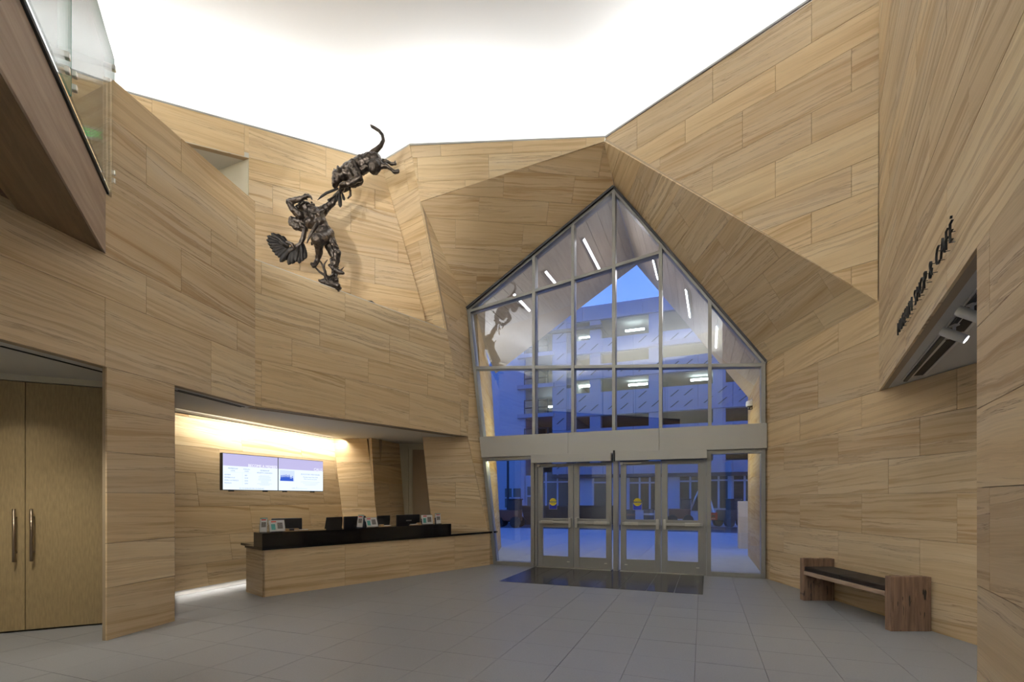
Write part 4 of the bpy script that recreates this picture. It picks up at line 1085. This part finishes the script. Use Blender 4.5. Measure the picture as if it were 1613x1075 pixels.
# street lamp, machines
def outside(px, Y): return V(((px-CX_)/F_*Y, Y, 0))
lp = empty('street_lamp', outside(800, 33)); tag(lp, 'dark street lamp post seen through the left sidelight', 'lamp post')
MB().lathe([(.18, 0), (.18, .3), (.09, .35), (.07, 4.4)], 12).build('post', M['darkmetal'], lp); MB().lathe([(.07, 4.4), (.2, 4.5), (.16, 4.75), (.02, 4.85)], 12).build('lamp_head', M['darkmetal'], lp)
def machine(px, Y, label, body, sc=1.0, arm=False, flip=1):
    t = empty('site_machine', outside(px, Y), -.3*flip); tag(t, label, 'machine')
    MB().box((-.9*sc, -.4, .35), (.5*sc, .4, .95)).build('engine_body', M[body], t, bevel=.05)
    MB().box((-.1*sc, -.35, .95), (.5*sc, .35, 1.5)).box((-.16*sc, -.38, 1.5), (.56*sc, .38, 1.56)).build('cab', M['darkmetal'], t, bevel=.03)
    for x in (-.65*sc, .35*sc):
        for y in (-.45, .45): MB().lathe([(.3, -.1), (.3, .1)], 16, Matrix.Translation((x, y, .3)) @ Matrix.Rotation(PI/2, 4, 'X')).build('wheel', M['blackplastic'], t)
    if arm:
        a = MB().tube([(.5*sc, 0, .9), (1.0*sc, 0, 2.0), (1.7*sc, 0, 1.6), (2.0*sc, 0, .5)], .07, 8).build('boom', M['steel'], t)
        MB().box((1.85*sc, -.25, .2), (2.25*sc, .25, .5)).build('bucket', M['darkmetal'], t, bevel=.03)
    return t
machine(806, 27, 'small orange machine parked across the street, beyond the left sidelight', 'orange')
machine(1075, 30, 'small excavator with raised boom seen through the rightmost door leaf', 'orange', .9, True)
machine(1152, 27.5, 'dark loader behind the right sidelight across the street', 'darkmetal', .8, False, -1)
for px, Y, lab in ((865, 30, 'dark skip on the far pavement seen through the leftmost door leaf'), (935, 31, 'long dark skip seen through the second door leaf from the left')):
    t = empty('waste_skip', outside(px, Y), -.367); tag(t, lab, 'skip', 'dark skips across the street')
    MB().add([(-1.3, -.7, 0), (1.3, -.7, 0), (1.3, .7, 0), (-1.3, .7, 0), (-1.5, -.8, 1.1), (1.5, -.8, 1.1), (1.5, .8, 1.1), (-1.5, .8, 1.1)], [(0, 3, 2, 1), (4, 5, 6, 7), (0, 1, 5, 4), (1, 2, 6, 5), (2, 3, 7, 6), (3, 0, 4, 7)]).build('skip_body', M['blackplastic'], t)
    MB().box((-1.55, -.85, 1.08), (1.55, -.78, 1.15)).build('rim', M['darkmetal'], t)
    for x in (-.9, 0, .9): MB().box((x-.04, -.80, .1), (x+.04, -.74, 1.1)).build('rib', M['darkmetal'], t)
for px, Y, lab in ((1022, 29, 'dark barrel across the street seen through the third door leaf'), (992, 28, 'orange-rimmed drum across the street seen at the left of the third door leaf')):
    t = empty('barrel', outside(px, Y)); tag(t, lab, 'barrel')
    MB().lathe([(.28, 0), (.30, .05), (.30, .9), (.28, .95)], 18).build('drum', M['darkmetal'], t); MB().lathe([(.31, .6), (.31, .72)], 18).build('band', M['orange' if px == 992 else 'steel'], t)

# ------------------------------------------------------------------ bronze sculpture on the ledge
ST = bpy.data.objects.new('bronze_sculpture', None); C.objects.link(ST); ST.location = at(520, 453, 9.05)
tag(ST, 'dark bronze sculpture of a man grappling a leaping big cat on the ledge', 'sculpture')
PX = 9.05/780
def sp(x, y, d=0): return at(x, y, 9.05+d)-ST.location
def organic(name, caps, voxel, mat='bronze', parent=None, bumps=0):
    bm = bmesh.new()
    for c in caps:
        if len(c) == 4: a = b = c; 
        else: a, b = c[:4], c[4:]
        pa, pb = sp(*a[:3]), sp(*b[:3]); ra, rb = a[3]*PX, b[3]*PX
        L = (pb-pa).length; n = max(1, int(L/(.45*max(.012, min(ra, rb)))))
        for i in range(n+1):
            t = i/n; r_ = ra+(rb-ra)*t
            bmesh.ops.create_icosphere(bm, subdivisions=2, radius=r_, matrix=Matrix.Translation(pa.lerp(pb, t)))
    me = bpy.data.meshes.new(name); bm.to_mesh(me); bm.free()
    o = bpy.data.objects.new(name, me); C.objects.link(o)
    m = o.modifiers.new('remesh', 'REMESH'); m.mode = 'VOXEL'; m.voxel_size = voxel
    m = o.modifiers.new('smooth', 'SMOOTH'); m.factor = .6; m.iterations = 3
    if bumps:
        tx_ = bpy.data.textures.new('folds', 'CLOUDS'); tx_.noise_scale = .045; tx_.noise_depth = 2
        m = o.modifiers.new('folds', 'DISPLACE'); m.texture = tx_; m.strength = bumps; m.mid_level = .5; m.texture_coords = 'LOCAL'
    dg = bpy.context.evaluated_depsgraph_get(); me2 = bpy.data.meshes.new_from_object(o.evaluated_get(dg))
    bpy.data.objects.remove(o)
    return link(name, me2, M[mat], parent or ST, True)
man = [
 # pelvis, waist, chest
 (515, 371, 0, 10.5, 509, 358, -.02, 9.5), (509, 358, -.02, 9.5, 500, 343, -.05, 12), (500, 343, -.05, 12, 494, 336, -.05, 11), (484, 340, -.02, 8, 508, 333, 0, 8),
 (488, 352, -.05, 8.5, 504, 349, -.10, 8), (506, 366, -.06, 9, 518, 368, .05, 9),
 # pectorals and belly muscles
 (492, 341, -.16, 5), (502, 339, -.16, 5), (503, 352, -.13, 3.5), (508, 360, -.13, 3.5),
 # neck and head thrown back
 (489, 335, -.02, 5, 483, 330, -.02, 5), (480, 327, -.02, 7.2, 476, 325, -.02, 7), (480, 320.5, -.06, 3.4, 486, 321, -.06, 3), (484, 323.5, -.10, 1.8, 484, 318.8, -.10, 1.0),
 # near arm bent over the head
 (472, 339, -.10, 7, 462, 331, -.14, 5.4), (462, 331, -.14, 5.4, 455, 319, -.15, 4.6), (455, 318, -.15, 4.8, 469, 314.5, -.18, 4.4), (469, 314.5, -.18, 4.4, 480, 311, -.18, 3.0), (481, 309.5, -.18, 3.6, 485, 308.5, -.18, 3.2),
 # far arm reaching up to the cat
 (509, 332, 0, 7, 516, 326, 0, 6), (514, 328, 0, 5, 523, 320, 0, 5.6), (523, 320, 0, 5.4, 529, 310, 0, 4.6), (529, 310, 0, 4.6, 536, 301, 0, 3.2), (537, 299, 0, 3.6, 540, 297, 0, 3),
 # raised thigh, shin, foot
 (514, 373, -.05, 10, 501, 379, -.30, 9.5), (500, 378, -.31, 9.8), (501, 382, -.28, 7, 503, 398, -.12, 5.6), (503, 398, -.12, 5.2, 500, 410, -.06, 3.6), (500, 411, -.06, 4, 494, 420, -.12, 3), (494, 420, -.12, 3, 491, 416, -.14, 2.6),
 # standing leg
 (518, 374, .04, 9.5, 526, 392, .05, 7.4), (527, 395, .03, 7.2, 531, 399, .02, 6.5), (531, 399, .03, 6.4, 529, 412, .05, 6.2), (529, 412, .05, 6.0, 526, 430, .06, 4.0), (526, 430, .06, 4.2, 530, 442, -.04, 3.6), (516, 384, 0, 7, 524, 402, 0, 5),
]
# fingers of both hands
for k in range(4):
    a = -.26+.035*k
    man.append((484, 308.5+.4*k, a+.02, 1.5, 489.5, 308.8+.9*k, a, 1.3)); man.append((489.5, 308.8+.9*k, a, 1.3, 491.5, 312.5+.8*k, a, 1.1))
    man.append((539, 297, -.05+.035*k, 1.5, 543.5, 294+1.0*k, -.06+.035*k, 1.3)); man.append((543.5, 294+1.0*k, -.06+.035*k, 1.3, 541, 300+.6*k, -.08+.035*k, 1.1))
man += [(481, 311, -.14, 1.6, 484, 315, -.12, 1.3), (536, 300, -.08, 1.6, 534, 296, -.10, 1.3)]
fig = organic('figure', man, .0125, bumps=.022)
fig['label'] = 'muscular standing man leaning back with raised arms'
organic('face_mask', [(474, 321, -.10, 3.2, 478, 318.5, -.10, 3.2), (487, 324, -.14, 2.4, 494, 323, -.10, 2.6), (491, 319.5, -.05, 2.2), (470, 326, -.06, 4, 466, 329, 0, 3.5)], .011, parent=fig, bumps=.02)
beads = MB()
for k in range(15):
    t = k/14; p = sp(486+24*t, 333+2.5*math.sin(PI*t)*1.4-2*t, -.20+.05*abs(t-.5)); beads.lathe([(.002, -.018), (.018, -.010), (.02, 0), (.018, .010), (.002, .018)], 8, Matrix.Translation(p))
o = beads.build('bead_collar', M['bronze'], ST, True); o['kind'] = 'stuff'
organic('shoulder_bundle', [(460, 346, .02, 5, 472, 350, .02, 6.5), (472, 350, .02, 6.5, 482, 347, 0, 6), (458, 350, .02, 4, 466, 358, .02, 5), (468, 358, .03, 5.5, 476, 361, .03, 4), (476, 356, 0, 5, 482, 362, 0, 3.5), (457, 344, .0, 2.5, 457, 354, .0, 2.2)], .012, bumps=.035)
organic('hide_strip', [(499, 354, -.22, 3.2, 493, 364, -.24, 2.8), (493, 364, -.24, 2.8, 487, 374, -.22, 1.9), (487, 374, -.22, 1.9, 483.5, 383, -.20, .9)], .008, bumps=.006)
organic('loin_cloth', [(497, 372, -.28, 5, 491, 385, -.2, 2), (508, 375, -.14, 5, 506, 390, -.10, 2.5), (522, 378, -.04, 4, 533, 391, -.02, 1.8), (514, 372, -.1, 6, 524, 386, -.06, 3), (526, 392, -.05, 3, 534, 398, -.03, 2)], .010, bumps=.03)
organic('leg_wrap', [(529, 398, 0, 5.5, 527, 418, 0, 4.5), (521, 408, -.05, 2, 524, 424, -.04, 2.6), (519, 418, -.06, 2.2, 526, 424, -.05, 2.4)], .010, bumps=.04)
organic('trailing_stem', [(480, 362, 0, 3.8, 478, 374, 0, 4), (478, 374, 0, 4, 473, 385, .02, 3.6), (473, 385, .02, 3.6, 464, 391, .02, 3.0), (464, 391, .02, 3, 456, 396, .02, 2.8), (452, 382, -.06, 2.6, 460, 385, -.08, 2.8), (460, 385, -.08, 2.8, 463, 391, -.06, 2)], .010, bumps=.01)
# feathers
def feather(nm, x0, y0, x1, y1, wd, d0=0, d1=0, k=.0):
    a, b = sp(x0, y0, d0), sp(x1, y1, d1); t = b-a; L = t.length; t.normalize()
    view = (ST.location+a-EYE).normalized(); s_ = t.cross(view).normalized(); n = s_.cross(t).normalized()
    prof = [(0, .25), (.15, .6), (.35, .85), (.6, 1.0), (.8, .95), (.92, .7), (1, .12)]
    vs = []
    for u, w_ in prof:
        c = a+t*L*u+s_*(k*PX*math.sin(PI*u)); ww = wd*PX*w_/2; bend = n*(.012*math.sin(u*PI))
        vs += [c-s_*ww+bend, c+bend*1.6+n*.006, c+s_*ww+bend, c-n*.008+bend]
    fs = []
    for i in range(len(prof)-1):
        for j in range(4): a_ = i*4+j; b_ = i*4+(j+1) % 4; fs.append((a_, b_, b_+4, a_+4))
    fs += [(0, 1, 2, 3)[::-1], tuple(len(vs)-4+i for i in range(4))]
    return mesh(nm, vs, fs, M['feather'], ST, True)
fan = [(427, 367.5), (420.5, 372), (419.5, 378), (421.5, 384), (425, 390), (428.5, 396), (433, 401.5), (438, 405.5), (435, 369), (443, 372)]
for i, (x, y) in enumerate(fan): feather('feather', 455, 388, x, y, 8.5 if i < 8 else 9, .01*i-.02, .0, .6)
fan2 = [(441, 413), (447, 410), (454, 417.5), (460, 416), (466, 413), (471, 415.5), (476, 412), (480.5, 408.5)]
for i, (x, y) in enumerate(fan2): feather('feather', 461+i*2.2, 388-i*1.0, x, y, 8.6, .02*(i % 2), .02*(i % 3), .4)
feather('feather', 535, 303, 536, 327, 6, -.06, -.08); feather('feather', 538, 302, 542.5, 316, 4.5, -.04, -.05); feather('feather', 531, 306, 530, 318, 4, -.04, -.06)
bl = MB().tube([sp(533, 297, -.05), sp(525, 300, -.06), sp(514, 304.5, -.06), sp(506, 310, -.06), sp(500, 315.5, -.06)], [.018, .022, .024, .020, .004], 8).build('curved_blade', M['feather'], ST, True)
MB().tube([sp(529, 308, -.06), sp(521, 313, -.07), sp(517, 317, -.07)], [.012, .016, .03], 8).build('blade_sheath', M['feather'], ST, True)
MB().tube([sp(546, 296, -.06), sp(552, 300, -.06), sp(552, 308, -.06), sp(547.5, 313, -.06)], [.02, .022, .022, .012], 8).build('hanging_loop', M['bronze'], ST, True)
# the big cat
cat = [
 # haunch, back, ribs, shoulders
 (590, 252, 0, 11.5, 583, 256, 0, 12.5), (583, 254, 0, 13, 572, 258, 0, 12), (572, 257, 0, 12.5, 560, 264, 0, 13), (560, 264, 0, 13, 551, 268, 0, 12.5), (553, 272, 0, 12, 560, 284, 0, 9), (556, 288, 0, 8, 566, 284, 0, 7),
 # belly line and thigh
 (570, 268, 0, 8, 579, 262, 0, 8), (590, 262, -.10, 10.5, 589, 266, -.10, 9), (594, 258, -.08, 8, 601, 262, -.08, 4.5),
 (593, 255, .10, 8, 602, 256, .10, 4.5),
 # hind legs
 (601, 262, -.08, 4.6, 607, 262, -.08, 4.2), (607, 261, -.08, 4.2, 614, 265, -.08, 3.0), (614, 265, -.08, 2.8, 621, 271, -.08, 2.8), (621, 271, -.08, 3.2, 627, 271, -.10, 2.8), (625, 268.5, -.10, 1.8, 627.5, 267, -.10, 1.4),
 (601, 254, .10, 4, 608, 254, .10, 3.4), (608, 254, .10, 3.0, 616, 258, .10, 2.6), (616, 258, .10, 2.8, 622.5, 258.5, .10, 2.6), (621.5, 256, .10, 1.6, 623, 254, .10, 1.4),
 # neck and head
 (548, 270, 0, 11, 539, 275, -.02, 10), (539, 275, -.02, 9.5, 533, 277, -.03, 9), (532, 276, -.03, 8.6, 530, 284, -.05, 7), (530, 284, -.05, 7, 527.5, 292, -.06, 4.6), (529, 289, -.06, 5.4),
 (534, 268, -.14, 3.4, 531.5, 262, -.14, 1.6), (529.5, 271, .05, 3, 526.5, 267, .05, 1.6),
 # brow, cheeks, muzzle
 (527, 278, -.10, 3.4, 525, 282, -.06, 2.6), (526, 288, -.12, 2.6), (525, 289, 0, 2.6),
 # near foreleg
 (556, 262, -.12, 8, 562, 274, -.16, 7), (562, 274, -.16, 6.6, 566, 281, -.17, 5.6), (566, 281, -.17, 5.4, 556, 286, -.18, 4.8), (556, 286, -.18, 4.6, 547, 290.5, -.18, 4.0), (545, 291, -.18, 4.6, 540, 292, -.16, 4.4),
 # far foreleg
 (553, 284, .12, 6, 548, 296, .10, 4.5), (548, 296, .10, 4.2, 541, 300, .06, 3.8),
]
for k in range(4):
    cat.append((538.5, 289.5+1.9*k, -.20+.02*k, 1.9, 535.5, 290.5+2.0*k, -.19+.02*k, 1.6))
wc = organic('big_cat', cat, .0125, bumps=.026)
wc['label'] = 'leaping big cat with raised tail'
tl = [(588, 240, 4.6), (594, 235.5, 4.0), (600, 229.5, 3.4), (603.8, 221.5, 3.0), (602.5, 213, 2.7), (597.5, 206.5, 2.6), (590.5, 202, 2.6), (586, 199.5, 2.6), (583.5, 196.8, 1.2)]
MB().tube([sp(x, y) for x, y, r in [(582, 246, 5)]+tl], [.055]+[r*PX for x, y, r in tl], 12).build('tail', M['bronze'], wc, True)
for dx in (0, 1): 
    MB().lathe([(.001, -.02), (.018, -.01), (.022, 0), (.018, .01), (.001, .02)], 10, Matrix.Translation(sp(526.5-dx*1.5, 281-dx, -.17+.15*dx))).build('eye', M['feather'], wc, True)
# rocky base, antlers and skull
organic('base_rock', [(505, 443, 0, 3, 516, 446, -.02, 5), (514, 446, .05, 6, 524, 448, 0, 7), (524, 448, 0, 6.5, 532, 450.5, -.04, 4.5), (531, 450, -.04, 3.5, 537, 454, -.04, 1.8), (515, 440, .02, 5, 514, 436, 0, 4), (520, 442, .06, 7, 527, 440, .06, 6), (519, 454, .08, 8), (530, 456, .08, 7), (510, 450, .08, 6)], .012, bumps=.05)
def ant(pts, r0): 
    MB().tube([sp(x, y, -.06) for x, y in pts], [r0*PX*(1-.65*i/(len(pts)-1)) for i in range(len(pts))], 10).build('antler', M['bronze'], ST, True)
ant([(516, 442), (512, 434), (504, 429), (498, 423), (494, 417)], 2.6)
ant([(513, 437), (512, 428), (509, 420), (506, 414), (503, 410)], 2.6)
ant([(510, 422), (511, 416), (514, 411.5), (516, 409.5)], 1.6)
ant([(518, 438), (524, 433), (529, 426), (534, 421)], 2.0)
ant([(525, 441), (530, 436), (533, 428)], 1.8)
organic('elk_skull', [(529, 426, -.12, 4.5, 534, 429, -.14, 4), (534, 429, -.14, 3.8, 540, 430.5, -.16, 2.6), (528, 423, -.10, 2, 524, 420, -.1, 1.2), (538, 425, -.12, 1.6, 541.5, 421, -.1, .8)], .010, bumps=.02)
organic('base_plate', [(503, 442, .02, 2.2, 512, 444.5, .02, 2.4), (512, 446, 0, 2.4, 520, 450, 0, 3)], .010, bumps=.02)
# loose pieces on the ledge
lf = tag(MB().tube([at(577, 474, 10.02), at(585, 476, 10.08), at(591, 479, 10.12)], [.008, .03, .01], 8).build('bronze_fragment', M['bronze'], None, True), 'small dark bronze fragment lying on the ledge right of the sculpture', 'fragment')
